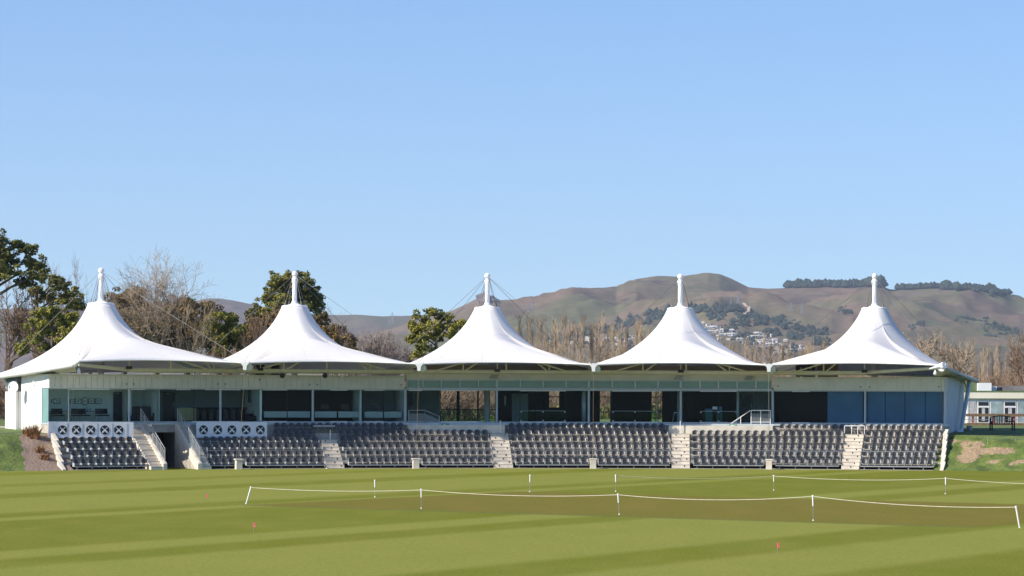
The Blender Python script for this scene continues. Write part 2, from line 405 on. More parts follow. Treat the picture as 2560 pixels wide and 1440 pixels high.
# terrace rows: front edge, tread height
DF=[8.75,7.75,6.9,6.05,5.2,4.35,3.4]; ZR=[.02,.50,.94,1.38,1.82,2.26,DECK]
SV0,SV1=S(414,8.8),S(495,8.8)      # entry passage
def sleft(d): f=(8.8-d)/8.8; return SL*f+SE0*(1-f)
def sright(d): f=(8.8-d)/8.8; return SR*f+SE1*(1-f)
t=MB(); rv=MB()
for k in range(6):
    da,db=DF[k],DF[k+1]
    for a,b in ((sleft(da-.4),SV0-.012),(SV1+.012,sright(da-.4))):
        if k==1:
            t.arcbox(a,b,da,db,.30,ZR[k]); rv.arcbox(a,b,da-.45,da-.55,0,.299)  # raised slab and black backing added to stand for shade behind the seats
        else: t.arcbox(a,b,da,db,0,ZR[k])
part(t,'terrace',M['concrete']); part(rv,'added_shade_recess',M['dark'])
t=MB()
t.arcbox(sleft(2),SV0-.012,DF[6],-.05,0,DECK-.12); t.arcbox(SV1+.012,sright(2),DF[6],-.05,0,DECK-.12)
t.arcbox(SV0-.012,SV1+.012,DF[6],-.05,DECK-.62,DECK-.12)
part(t,'deck_base',M['concrete'])
t=MB(); t.arcbox(sleft(2)-.002,sright(2)+.002,DF[6]+.07,-.05,DECK-.12,DECK); part(t,'deck_edge',M['alu'],'pale metal nosing along the deck')
t=MB(); t.arcbox(SV0-.012,SV1+.012,-.05,-.25,0,DECK-.62); t.arcbox(SV0+.045,SV0+.05,DF[6],-.05,0,2.3); part(t,'passage_wall',M['dark'])
t=MB()   # bare wall behind the short rows
for a,b in ((1022,1262),(1672,1932)):
    t.arcbox(S(a,4.3),S(b,4.3),5.2-.86,3.41,ZR[4],DECK-.125)
part(t,'upstand_wall',M['concrete2'])
# end kerb walls that step down with the rows
t=MB()
for fs,sg in ((sleft,-1),(sright,1)):
    for k in range(6):
        s=fs(DF[k]-.4); e=sorted((s+sg*.001,s+sg*.022)); 
        a=[A(e[0],DF[k]+.25,0),A(e[1],DF[k]+.25,0),A(e[1],DF[k+1]+.25,0),A(e[0],DF[k+1]+.25,0)]
        za,zb=ZR[k]+.0+.05,ZR[min(5,k+1)]+.07
        if k==5: zb=DECK-.3
        b=[p.copy() for p in a]; b[0].z=za;b[1].z=za;b[2].z=zb;b[3].z=zb
        t.hexa(a+b)
part(t,'end_kerb',M['concrete2'])
# aisle stairs
AIS=[(817,863,803,842,4,True),(1238,1284,1226,1270,5,False),(1680,1725,1679,1724,5,False),(2103,2147,2114,2160,5,True)]
def stair(pa,pb,qa,qb,top,mat_):
    t=MB(); n=2*top
    for i in range(n+1):
        k=i//2; 
        da=DF[k]+.22 if i%2==0 else (DF[k]+DF[k+1])/2+.22
        db=DF[top]-.2 if top<6 else DF[6]
        z=ZR[k]+.02 if i%2==1 or k==0 else (ZR[k]+ZR[k-1])/2+.02
        if i%2==1: z=ZR[k]+.02+ (0 if k==0 else 0)
        z=ZR[0]+ (ZR[top]-ZR[0])*i/n+.03
        f=(DF[0]-da)/(DF[0]-DF[top])
        xa=pa+(qa-pa)*f; xb=pb+(qb-pb)*f
        nx=(DF[(i+1)//2]+.22 if (i+1)%2==0 else (DF[(i+1)//2]+DF[(i+1)//2+1])/2+.22) if i<n else DF[top]-.35
        t.arcbox(S(xa,da),S(xb,da),da,nx,0,z)
    return t
for n,(a,b,c,d_,tp,_) in enumerate(AIS):
    tt=stair(a,b,c,d_,tp,None); part(tt,'aisle_stair',M['concrete2'])
    q=MB(); lt=MB(); ns=2*tp
    for i in range(ns+1):
        k=i//2; da=(DF[k] if i%2==0 else (DF[k]+DF[k+1])/2)+.22; z=ZR[0]+(ZR[tp]-ZR[0])*i/ns+.03
        f=(DF[0]-da)/(DF[0]-DF[tp]); xa=a+(c-a)*f; xb=b+(d_-b)*f
        q.arcbox(S(xa,da)+.001,S(xb,da)-.001,da+.004,da-.05,z-.05,z+.004)
        xm=xa+(xb-xa)*(.22,.68,.5,.8)[(i*3+n)%4]; lt.arcbox(S(xm,da),S(xm,da)+.006,da+.012,da+.005,z-.14,z-.05)
    part(q,'step_nosing',M['concrete']); part(lt,'step_light',M['black'])
# flights either side of the passage
def flight(sa,sb):
    t=MB(); n=16
    for i in range(n):
        da=9.0-(9.0-3.5)*i/n; db=9.0-(9.0-3.5)*(i+1)/n; t.arcbox(sa,sb,da,db,0,.1+(DECK-.15)*(i+.6)/n)
    return t
WL=S(376,8.8)
for wa,wb in ((WL,SV0-.021),(SV1+.021,S(527,8.8))):
    q=MB()
    for i in range(16):
        da=9.0-(9.0-3.5)*i/16; z=.1+(DECK-.15)*(i+.6)/16
        if i%2==0: q.arcbox(wa+.001,wb-.001,da+.004,da-.05,z-.07,z+.004)
    part(q,'step_nosing',M['concrete'])
part(flight(WL,SV0-.02),'flight_of_steps',M['concrete2'])
part(flight(SV1+.02,S(527,8.8)),'flight_of_steps',M['concrete2'])
t=MB()
for a,b in ((SV0-.019,SV0+.004),(SV1-.004,SV1+.019)):
    P0=[A(a,9.05,0),A(b,9.05,0),A(b,3.45,0),A(a,3.45,0)]; P1=[p.copy() for p in P0]
    P1[0].z=P1[1].z=.38; P1[2].z=P1[3].z=DECK-.05
    t.hexa(P0+P1)
part(t,'side_wall',M['concrete2'],'pale sloping concrete walls of the entry passage')
def railing(pts,h,posts,parent=pav,mesh=True,low=.12,mid=True,name='railing',mm='galv'):
    t=MB()
    top=[p+Vector((0,0,h)) for p in pts]; bot=[p+Vector((0,0,low)) for p in pts]
    t.path(top,.028,6); t.path(bot,.02,5)
    if mid: t.path([p+Vector((0,0,h-.22)) for p in pts],.018,5)
    for a,b in zip(pts[:-1],pts[1:]):
        for i in range(posts+1):
            p=a.lerp(b,i/posts); t.tube(p,p+Vector((0,0,h)),.026,.026,6)
    o=part(t,name,M[mm],parent=parent)
    if mesh:
        q=MB()
        for a,b in zip(pts[:-1],pts[1:]):
            q.quad(a+Vector((0,0,low)),b+Vector((0,0,low)),b+Vector((0,0,h-.22)),a+Vector((0,0,h-.22)))
        q.build('mesh_infill',M['meshrail'],o)
    return o
for s in (SV0-.008,SV1+.008):
    railing([A(s,9.0,.40),A(s,3.6,DECK)],.95,6)
# safety rail in front of the second row
for a,b in ((520,812),(866,1232),(1288,1678),(1730,2102),(2152,2338),(178,352)):
    sa,sb=S(a,7.95),S(b,7.95); n=max(2,round((sb-sa)*11.6)); pts=[]
    k=sa; pts=[A(sa+(sb-sa)*i/n,7.85,.5) for i in range(n+1)]
    t=MB()
    if a!=178:
        t.path([p+Vector((0,0,.70)) for p in pts],.016,5); t.path([p+Vector((0,0,.05)) for p in pts],.035,5)
    for p in pts: t.tube(p,p+Vector((0,0,.70)),.016,.016,5)
    part(t,'guard_rail',M['galv'])
# concrete piers with the tie-down cables
piers=[597,1040,1483,1923]
# columns of the glazing line
cols=[(323,1),(551,1),(782,1),(1013,1),(1242,1),(1472,1),(1702,1),(1932,1),(2163,1)]
for x,_ in cols:
    s=S(x,.12); t=MB(); p=A(s,.12,DECK); t.tube(p,p+Vector((0,0,ZG-DECK+.06)),.085,.085,12); part(t,'column',M['alu'],smooth=False)
t=MB(); t.arcbox(SL,SR,.1,-.06,DECK,DECK+.07); t.arcbox(SL,SR,.1,-.06,ZG-.07,ZG-.002); part(t,'window_rail',M['alu'])
# panes
edges=[123,171,248,323,395,437,485,551,605,652,718,782,828,905,958,1013,1055,1102,1196,1242,1300,1358,1415,1472,1530,1586,1645,1702,1750,1797,1843,1890,1932,1978,2024,2070,2117,2163,2215,2265,2315,2365]
for i,(a,b) in enumerate(zip(edges[:-1],edges[1:])):
    sa,sb=S(a,0),S(b,0)
    f=MB(); w=.0022
    mids=[sa+w,*[k/2 for k in range(-2,12) if sa+w<k/2<sb-w],sb-w]
    for u,v in zip(mids[:-1],mids[1:]): f.quad(A(u,0,DECK+.07),A(v,0,DECK+.07),A(v,0,ZG-.07),A(u,0,ZG-.07))
    pane=part(f,'window_pane',M['glass'],fix=False)
    if b in (1102,1196,1300,1415,1530,1645,1797,1890,171,395,485,605,718,905,958):
        fr=MB(); fr.arcbox(sb-w,sb+w,.03,-.02,DECK+.07,ZG-.07); fr.build('mullion',M['alu'] if b in (171,) else M['black'],pane)
# pale blinds rolled at the heads of windows, and thresholds
t=MB()
for a,b in ((172,273),(326,362),(440,475),(512,600),(657,717),(826,868),(910,960),(1022,1055),(1102,1196),(1300,1415),(1530,1645),(1750,1843),(1980,2024)):
    t.arcbox(S(a,.09),S(b,.09),.2,.105,ZG-.10,ZG-.03)
part(t,'roller_housing',M['whitepaint'])
t=MB()
for a,b in ((480,600),(657,717),(826,868),(910,960),(1102,1196),(1300,1415),(1530,1645),(1750,1843),(1980,2024)):
    t.arcbox(S(a,.19),S(b,.19),.26,.11,DECK+.003,DECK+.09)
part(t,'threshold',M['whitepaint'])
# fascias
def fascia(a,b):
    t=MB(); sa,sb=S(a,.35),S(b,.35); n=round((sb-sa)*12.8/.42)
    t.arcbox(sa,sb,.30,-.1,ZG,ZFAS)
    for i in range(n):
        u=sa+(sb-sa)*(i+.06)/n; v=sa+(sb-sa)*(i+.94)/n
        t.arcbox(u,v,.335,.302,ZG+.03,ZFAS-.04)
    t.arcbox(sa,sb,.38,-.1,ZFAS+.003,ZFAS+.06)
    part(t,'fascia',M['fascia'])
fascia(122,1012); fascia(1934,2366)
sa,sb=S(1017,.3),S(1930,.3)
t=MB(); t.arcbox(sa,sb,.25,-.1,ZG,ZG+.16); t.arcbox(sa,sb,.25,-.1,5.86,5.93); 
gp=[1017,1057,1103,1150,1196,1242,1301,1358,1415,1472,1530,1588,1645,1702,1750,1796,1843,1890,1930]
for i,x in enumerate(gp):
    w=.006 if x in (1242,1472,1702) else .0028
    s=S(x,.25); t.arcbox(max(sa,s-w),min(sb,s+w),.28,.0,ZG+.162,5.858)
part(t,'transom_frame',M['alu'])
for a,b in zip(gp[:-1],gp[1:]):
    t=MB(); t.arcbox(S(a,.25)+.004,S(b,.25)-.004,.17,.12,ZG+.165,5.855); part(t,'transom_panel',M['greenglass'],'sea green frosted glass panel above the middle rooms')
t=MB(); t.arcbox(sa-.004,sb+.003,.20,-.1,5.933,6.42); t.arcbox(sa,sb,.26,.201,6.02,6.06); part(t,'upper_fascia',M['fascia'])
# small vent dots on the fascia
t=MB()
for x,y in ((316,960),(335,960),(545,960),(564,960),(774,961),(793,961),(1003,962),(649,949),(1945,965),(2151,967),(2174,967),(2347,967)):
    p=AP(x,y,.34); t.tube(p+Vector((0,.0,0)),p+Vector((0,-.04,0)),.045,.045,8)
part(t,'vent_hole',M['black'])
# rooms -------------------------------------------------------------
DB=-8.6
t=MB(); t.arcbox(SL,SR,-.07,DB-.3,DECK-.12,DECK-.004); part(t,'room_floor',M['carpet'])
t=MB(); t.arcbox(SL+.004,S(650,0),-.11,DB,ZG-.02,ZG+.1); t.arcbox(S(900,0),S(1096,0),-.11,DB,ZG-.02,ZG+.1); part(t,'room_ceiling',M['ceiling'])
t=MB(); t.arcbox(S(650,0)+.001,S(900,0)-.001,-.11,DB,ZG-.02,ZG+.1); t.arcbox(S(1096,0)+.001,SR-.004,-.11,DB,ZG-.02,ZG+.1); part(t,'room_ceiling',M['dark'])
t=MB(); t.arcbox(SL,SR,.29,DB-.6,ZG+.12,ZG+.14); part(t,'flat_roof',M['black'])
def wall(a,b,d,mt,z0=DECK,z1=ZG-.02,th=.12,name='room_wall'):
    t=MB(); t.arcbox(S(a,d),S(b,d),d,d-th,z0,z1); return part(t,name,M[mt])
def cross(px,d0,d1,mt,th=.006):       # partition running back from the glazing
    s=S(px,d0); t=MB(); t.arcbox(s-th,s+th,d0,d1,DECK,ZG-.02); return part(t,'partition',M[mt])
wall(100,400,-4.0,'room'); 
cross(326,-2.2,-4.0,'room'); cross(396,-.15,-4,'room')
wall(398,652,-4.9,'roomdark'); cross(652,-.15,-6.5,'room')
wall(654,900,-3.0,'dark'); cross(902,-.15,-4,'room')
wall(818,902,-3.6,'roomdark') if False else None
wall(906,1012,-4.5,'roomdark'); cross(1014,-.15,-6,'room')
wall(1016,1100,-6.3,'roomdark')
# rear wall of the middle hall with openings that show the trees behind
t=MB()
def rw(a,b,z0=DECK,z1=ZG-.02): t.arcbox(S(a,DB),S(b,DB),DB,DB-.15,z0,z1)
rw(1090,1096);rw(1142,1149);rw(1193,1197);rw(1215,1222);rw(1238,1373);rw(1398,1500);rw(1526,1629);rw(1655,2070)
t.arcbox(S(1096,DB),S(1238,DB),DB+.03,DB-.1,3.78,3.84)
for a,b in ((1373,1398),(1500,1526),(1629,1655)):
    t.arcbox(S(a,DB),S(b,DB),DB+.03,DB-.1,4.72,4.78); t.arcbox(S(a,DB),S(b,DB),DB+.03,DB-.1,3.64,3.69)
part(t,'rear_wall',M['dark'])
t=MB()
for a,b in ((1096,1142),(1149,1193),(1197,1215),(1222,1238)):
    t.quad(*[A(S(x,DB-.05),DB-.05,z) for x,z in ((a,DECK),(b,DECK),(b,3.78),(a,3.78))])
part(t,'rear_balustrade',M['balglass'],'green tinted rear glass balustrade',fix=False)
t=MB(); t.tube(A(S(1640,DB),DB+.3,DECK),A(S(1640,DB),DB+.3,ZG-.05),.05,.05,8); part(t,'rear_post',M['whitepaint'])
cross(1725,-2.5,-6,'dark')
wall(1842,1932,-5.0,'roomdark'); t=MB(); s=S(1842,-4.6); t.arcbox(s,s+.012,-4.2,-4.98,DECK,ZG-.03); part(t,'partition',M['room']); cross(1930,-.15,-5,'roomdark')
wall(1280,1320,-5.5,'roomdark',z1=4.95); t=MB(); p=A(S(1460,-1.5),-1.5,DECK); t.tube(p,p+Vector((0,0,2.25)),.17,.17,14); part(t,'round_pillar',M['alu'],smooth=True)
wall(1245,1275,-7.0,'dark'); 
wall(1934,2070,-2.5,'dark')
# doors
def door(a,b,d,ztop=5.0):
    t=MB(); t.arcbox(S(a,d),S(b,d),d+.05,d+.004,DECK,ztop); o=part(t,'door',M['door'])
    h=MB(); p=A(S(b,d)-.006,d+.09,DECK+1.0); h.tube(p,p+Vector((0,0,.35)),.025,.025,6); h.build('handle',M['alu'],o)
    h=MB(); p=A(S(a,d)+.012,d+.055,ztop-.1); h.tube(p,p+Vector((.22,0,0)),.03,.03,6); h.build('door_closer',M['alu'],o)
door(283,312,-3.97); door(409,437,-4.87); door(1850,1881,-4.97,4.9)
# end walls
def dpx(s,px):
    lo,hi=-25.,6.
    for _ in range(50):
        m=(lo+hi)/2; p=A(s,m); x=CX+F*p.x/p.y
        if (x<px)==(px<1200): lo=m
        else: hi=m
    return (lo+hi)/2
DL1,DL2,DL3=dpx(SL,106),dpx(SL,55),dpx(SL-.03,13); DR1=dpx(SR,2408)
t=MB(); s=SL
t.arcbox(s-.004,s+.006,DL1,DL2,1.2,ZFAS+.05); t.arcbox(s-.004,s+.006,.35,DL1,ZG+.003,ZFAS+.05); t.arcbox(s-.004,s+.006,3.4,DL1,1.2,DECK-.13)
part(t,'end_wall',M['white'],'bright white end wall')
f=MB(); f.quad(A(s,0,DECK),A(s,DL1,DECK),A(s,DL1,ZG),A(s,0,ZG)); part(f,'frosted_side_pane',mat('frosted_teal',(.17,.30,.29),.35,.06,1),fix=False)
t=MB(); t.arcbox(s-.03,s+.03,DL2-.02,DL3,1.2,5.0); part(t,'store_block',M['white']); t=MB(); t.arcbox(s-.025,s+.03,DL2-.1,DL3,5.0,6.0); part(t,'recessed_wall',mat('dark_grey_wall',(.09,.10,.11),.7,.1,1))  # upper wall coloured dark grey, store block below it white
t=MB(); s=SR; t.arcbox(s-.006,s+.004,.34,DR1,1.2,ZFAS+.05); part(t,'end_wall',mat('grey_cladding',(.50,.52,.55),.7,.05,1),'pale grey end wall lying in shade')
t=MB(); t.arcbox(s-.012,s-.006,.05,.0,DECK,ZG); part(t,'end_frame',M['alu'])
t=MB(); t.arcbox(SL-.003,SR+.003,DB-.16,DB-.3,2.0,DECK-.13); part(t,'rear_plinth',M['concrete'])
t=MB(); 
for a,b in ((-6,1096),): 
    t.arcbox(SL+.01,S(1096,DB),DB-.15,DB-.3,DECK,ZG+.1)
t.arcbox(S(2068,DB),SR-.01,DB-.15,DB-.3,DECK,ZG+.1); part(t,'rear_cladding',M['dark'])
# blue blinds behind the right hand glazing
for a,b in ((2069,2158),(2168,2213),(2214,2262),(2263,2313),(2314,2358)):
    t=MB(); t.arcbox(S(a,-.18),S(b,-.18)-.001,-.16,-.18,DECK+.06,ZG-.06); part(t,'window_blind',M['blind'])
# desks with white fronts behind the press windows
def desk(a,b):
    t=MB(); t.arcbox(S(a,-.5),S(b,-.5),-.5,-.54,3.28,3.70); o=part(t,'desk_front',M['deskwhite'])
    q=MB(); q.arcbox(S(a,-.5),S(b,-.5),-.49,-1.2,3.702,3.74); q.build('desk_top',M['black'],o)
for a,b in ((660,717),(719,775),(787,842),(846,900),(912,957),(961,1005)): desk(a,b)
t=MB(); t.arcbox(S(1340,-4),S(1440,-4),-4,-4.6,DECK,DECK+1.05); part(t,'bar_counter',M['dark'])
t=MB(); t.arcbox(S(440,-4),S(645,-4),-4.2,-4.8,DECK,3.1); t.arcbox(S(485,-4),S(630,-4),-4.2,-4.8,3.85,3.95)
for i in range(9):
    s=S(487+i*18,-4); t.arcbox(s,s+.004,-4.2,-4.8,3.1,3.85)
part(t,'shelving',M['dark'])
# glass balustrades at the open doors of the middle rooms
for a,b in ((1303,1412),(1533,1642),(1752,1841)):
    t=MB(); s0,s1=S(a,.35),S(b,.35); t.quad(A(s0,.35,DECK+.12),A(s1,.35,DECK+.12),A(s1,.35,DECK+.82),A(s0,.35,DECK+.82))
    o=part(t,'balustrade',M['balglass'],'green tinted glass balustrade across an open door',fix=False)
    q=MB(); q.path([A(s0,.35,DECK+.83),A(s1,.35,DECK+.83)],.014,5)
    for s in (s0,(s0+s1)/2,s1):
        q.arcbox(s-.004,s+.004,.39,.31,DECK+.72,DECK+.80); q.arcbox(s-.004,s+.004,.39,.31,DECK+.1,DECK+.2)
    q.build('clamp',M['alu'],o)
# deck end ramps rails (left x1020-1098, right x1830-1928)
railing([A(S(1022,3.3),3.3,DECK),A(S(1062,3.3),3.3,DECK)],.86,1,mid=False)
railing([A(S(1062,3.3),3.3,DECK),A(S(1098,3.3),3.45,DECK-.42)],.86,1,mid=False)
railing([A(S(1878,3.3),3.3,DECK),A(S(1926,3.3),3.3,DECK)],.92,2,mid=False,mm='whitesteel')
railing([A(S(1851,3.3),3.3,DECK+.0),A(S(1878,3.3),3.3,DECK)],.86,1,mid=False,mm='whitesteel') if False else None
t=MB(); t.path([A(S(1828,3.4),3.4,DECK+.02),A(S(1876,3.4),3.4,DECK+.92)],.025,5); t.path([A(S(1852,3.4),3.4,DECK+.02),A(S(1852,3.4),3.4,DECK+.5)],.025,5); part(t,'hand_rail',M['whitesteel'])
for x in (1250,1701): 
    t=MB(); t.tube(A(S(x,4.2),4.5,2.2),A(S(x,4.2),4.5,3.15),.03,.03,6); part(t,'rail_post',M['whitesteel'])
t=MB(); t.path([A(S(784,4.4),4.42,2.75),A(S(838,4.4),4.42,2.75)],.03,5); t.tube(A(S(826,5.2),5.2,1.82),A(S(826,5.2),5.2,2.5),.03,.03,6)
t.path([A(S(2112,4.3),4.42,2.85),A(S(2162,4.3),4.42,2.85)],.03,5)
for x in (2112,2130,2145,2162): t.tube(A(S(x,4.3),4.42,2.3),A(S(x,4.3),4.42,2.85),.025,.025,5)
part(t,'hand_rail',M['whitesteel'])

# ------------------------------------------------------------------ canopies
ZE=6.92; DFR=6.66; DRE=-9.6; DM=-6.89
E0,E1=S(195,DFR),S(2350,DFR)
def side_s(i): return E0 if i==0 else E1 if i==5 else i-.5
def ray_edge(c,quad,a):
    dx,dy=math.cos(a),math.sin(a); best=None
    for k in range(4):
        p,q=quad[k],quad[(k+1)%4]; ex,ey=q.x-p.x,q.y-p.y
        den=dx*ey-dy*ex
        if abs(den)<1e-9: continue
        t_=((p.x-c.x)*ey-(p.y-c.y)*ex)/den; u=((p.x-c.x)*dy-(p.y-c.y)*dx)/den
        if t_>0 and -1e-6<=u<=1+1e-6 and (best is None or t_<best[0]): best=(t_,k,u)
    return best
def rearz(i,which):    # outer rear corners hang lower
    return 6.25 if which else 6.55
for i in range(5):
    c=A(i,DM,0); sL,sR=side_s(i),side_s(i+1)
    drL=DRE; drR=DRE
    quad=[A(sL,DFR,0),A(sR,DFR,0),A(sR,drR,0),A(sL,drL,0)]
    zc=[ZE,ZE,rearz(i,i==4),rearz(i,i==0)]
    if i==0: zc[0]=ZE+.02
    sagk=[1.35,.0 if i<4 else .2,.4,.0 if i>0 else .2]
    angs=[]
    for k in range(4):
        a0=math.atan2(quad[k].y-c.y,quad[k].x-c.x); a1=math.atan2(quad[(k+1)%4].y-c.y,quad[(k+1)%4].x-c.x)
        if a1<a0: a1+=2*PI
        nseg=20
        for j in range(nseg): angs.append(a0+(a1-a0)*j/nseg)
    t=MB(); T=26; r0=.87; ZRING=11.12+.0
    NA=len(angs)
    edge=[]
    for a in angs:
        be,k,u=ray_edge(c,quad,a); u=min(1,max(0,u))
        sag=sagk[k]*4*u*(1-u); be-=sag
        ze=zc[k]*(1-u)+zc[(k+1)%4]*u
        if k==0: ze+=.16*4*u*(1-u)
        if k in (1,3) and not (i==0 and k==3) and not (i==4 and k==1): ze-=.0
        edge.append((a,be,ze))
    T1=16; PW=(.45,.65,.42,.42,.40)[i]; BU=(.08,.05,.12,.12,.08)[i]; AR=(.75,.85,.85,.85,.85)[i]
    for tt in range(T+1):
        for ai,(a,be,ze) in enumerate(edge):
            L_=math.log(be/r0); p_=1+PW*max(0,L_/2.0-1); hz_=ZRING-ze
            prof=lambda f:ze+hz_*(1-f)**p_+BU*math.sin(PI*f)
            if ai<20:      # front field: the membrane rides over an arch between the two front corners
                w=math.sin(PI*min(1,max(0,ai/20)))
                fr=1-.42*w; ta=math.log(max(1.01,fr*be/r0))/L_
                za=prof(ta)+AR*w
                if tt<=T1: f_=ta*tt/T1; r=r0*math.exp(L_*f_); z=prof(f_)+AR*w*(tt/T1)**2
                else:
                    q_=(tt-T1)/(T-T1); r=fr*be+(be-fr*be)*q_; z=za+(ze-za)*q_+.08*w*math.sin(PI*q_)
            else:
                f_=tt/T; r=r0*math.exp(L_*f_); z=prof(f_)
            t.v.append((c.x+r*math.cos(a),c.y+r*math.sin(a),z))
    for tt in range(T):
        for j in range(NA):
            jj=(j+1)%NA; t.f.append((tt*NA+j,(tt+1)*NA+j,(tt+1)*NA+jj,tt*NA+jj)); t.m.append(0)
    me=t.mesh('canopy',M['fabric'],True,False)
    o=bpy.data.objects.new('canopy',me); COL.objects.link(o); o.parent=pav
    md=o.modifiers.new('thick','SOLIDIFY'); md.thickness=.02; md.offset=1
    # seams and edge cable belong to the canopy
    q=MB()
    pts=[Vector(t.v[T*NA+j]) for j in range(NA)]
    for j in range(NA):
        q.tube(pts[j],pts[(j+1)%NA],.055,.055,5)
    q.build('edge_cable',M['whitesteel'],o)
    for j in (7,13):
        q=MB(); pp=[Vector(t.v[tt*NA+j])+Vector((0,-.01,.02)) for tt in range(T+1)]
        q.path(pp[2:],.006,4); q.build('seam',M['alu'],o)
    q=MB(); q.lathe((c.x,c.y,ZRING-.12),[(.87,0),(.93,.04),(.93,.12),(.80,.17),(.5,.2)],28); q.build('top_ring',M['whitesteel'],o,True)
    # mast
    q=MB(); zt=13.48
    q.lathe((c.x,c.y,ZRING+.05),[(.46,0),(.42,.05),(.24,.14),(.20,.26),(.165,.36),(.160,1.58),(.22,1.66),(.23,1.86),(.15,2.0),(.14,2.08),(.21,2.15),(.20,2.32),(.09,2.41)],20)
    q.tube((c.x,c.y,DECK),(c.x,c.y,ZRING+.1),.22,.22,12)
    mo=part(q,'mast',M['whitesteel'],smooth=False)
    q=MB()
    q.lathe((c.x,c.y,ZRING+1.72),[(.19,0),(.19,.1)],14)
    for a in (0,PI/2,PI,3*PI/2):
        q.box(c.x+.16*math.cos(a)-.05,c.x+.16*math.cos(a)+.05,c.y+.16*math.sin(a)-.05,c.y+.16*math.sin(a)+.05,ZRING+1.65,ZRING+1.95)
    q.build('cable_lug',M['whitesteel'],mo)
    q=MB(); top=Vector((c.x,c.y,zt-.12))
    for k,(s_,d_,z_) in enumerate(((side_s(i),DFR,ZE+.12),(side_s(i+1),DFR,ZE+.12),(sR,drR,zc[2]+.1),(sL,drL,zc[3]+.1))):
        q.tube(top,A(s_,d_,z_),.014,.014,5)
    part(q,'stay_cable',M['cable'])
    q=MB()
    for a in (.6,2.2,3.8,5.4):
        p1=Vector((c.x+.85*math.cos(a),c.y+.85*math.sin(a),ZRING+.02)); p0=Vector((c.x+.2*math.cos(a),c.y+.2*math.sin(a),ZRING+1.95))
        q.tube(p0,p1,.018,.018,5); q.tube(p1,p1.lerp(p0,.17),.045,.045,6)
    part(q,'ring_cable',M['cable'])
# valley strips where neighbouring canopies meet + rear/side eaves of the end bays
t=MB()
for k in range(1,5): t.path([A(k-.5,DFR,ZE+.02),A(k-.5,DRE,6.57)],.09,6)
part(t,'valley_beam',M['whitesteel'])
for s_,zf_ in ((E0,ZE),(E1,ZE)):
    t=MB(); out=-.022 if s_==E0 else .022
    for dz,r in ((-.20,.20),):
        t.path([A(s_+out,DFR-.1,zf_+dz),A(s_+out,DRE-.6,6.25+dz-.1)],r if s_==E0 else .15,10)
    part(t,'eaves_beam',M['whitesteel'] if s_==E0 else M['galv'],smooth=True)
    t=MB(); q0=A(s_-out*.5,DFR-.3,zf_-.32); 
    P=[A(s_+out*.3,DFR-.5,zf_-.20),A(s_-out*3.5,DFR-3.0,6.3),A(s_-out*2.5,DRE,5.95),A(s_+out*.3,DRE-.4,6.0)]
    t.poly(P); part(t,'soffit',M['cream'],fix=False)
# long arched tube, uprights and braces under the canopies
DT=3.0; 
tz=lambda s: 6.46
sT0,sT1=S(322,DT),S(2165,DT)
t=MB(); n=44; pts=[A(sT0+(sT1-sT0)*k/n,DT,6.45) for k in range(n+1)]; t.path(pts,.125,8); t.path([p+Vector((0,0.5,-.12)) for p in pts],.06,5)
t.tube(pts[0],A(E0+.01,DFR-.3,6.74),.12,.1,8); t.tube(pts[-1],A(E1-.01,DFR-.3,6.74),.12,.1,8)
part(t,'truss_tube',M['cream'],smooth=False)
t=MB()
for i in range(5):
    for o_,br in ((-.24,1),(0,0),(.24,-1)):
        s=i+.16+o_ if i==0 else i+o_+.03
        if s<sT0 or s>sT1: continue
        t.tube(A(s,DT,6.45),A(s,DT,7.3),.055,.055,6)
        if br: t.tube(A(s+.01*br,DT,6.5),A(s+.06*br if False else s+br*.085,DT+1.0,7.15),.05,.05,6)
    for sg in (-1,1):
        se=i+.5*sg
        if -.4<se<4.4: t.tube(A(se-.12*sg,DT,6.45),A(se-.30*sg,DT+.6,7.1),.05,.05,6)
part(t,'truss_brace',M['cream'])
# hanging corner brackets with round end plates
for k in range(1,5):
    s=k-.5; t=MB(); p=A(s,DFR,ZE)
    x,y=p.x,p.y-.12
    pts=[(-.34,.18),(-.16,.06),(0,.10),(.16,.06),(.34,.18),(.26,-.02),(.13,-.18),(.10,-.46),(-.10,-.46),(-.13,-.18),(-.26,-.02)]
    L_=len(pts); b=len(t.v)
    for yy in (y-.07,y+.07):
        for a_,b_ in pts: t.v.append((x+a_,yy,p.z+b_))
    t.f.append(tuple(range(b,b+L_))); t.m.append(0); t.f.append(tuple(range(b+2*L_-1,b+L_-1,-1))); t.m.append(0)
    for j in range(L_): t.f.append((b+j,b+(j+1)%L_,b+L_+(j+1)%L_,b+L_+j)); t.m.append(0)
    o=part(t,'corner_bracket',M['whitesteel'])
    q=MB(); q.tube((x+.22,y+.1,p.z-.28),(x+.26,y+.7,p.z-.28),.24,.24,16); q.build('end_plate',M['cream'],o)
    q=MB(); q.tube((x+.2,y+.3,p.z-.3),A(s+.02,DT,6.45),.09,.09,8); q.tube((x,y+.3,p.z-.1),A(s,0,6.6),.07,.07,8); q.build('arm',M['cream'],o)
for s_,sg in ((E0,1),(E1,-1)):
    p=A(s_,DFR,ZE); t=MB(); 
    if sg<0: t.tube(p+Vector((-.7,0,-.25)),p+Vector((.35,.1,.0)),.05,.2,10); t.tube(p+Vector((.3,-.1,.02)),p+Vector((.1,.2,-.1)),.24,.24,14); t.tube(p+Vector((.1,.0,-.2)),p+Vector((.12,.3,-.3)),.22,.22,14)
    else: t.tube(p+Vector((-.25,0,-.2)),p+Vector((.12,.0,.08)),.2,.1,10); t.tube(p+Vector((0,0,0)),p+Vector((.06,0,.6)),.03,.02,6)
    part(t,'corner_bracket',M['whitesteel'],smooth=False)
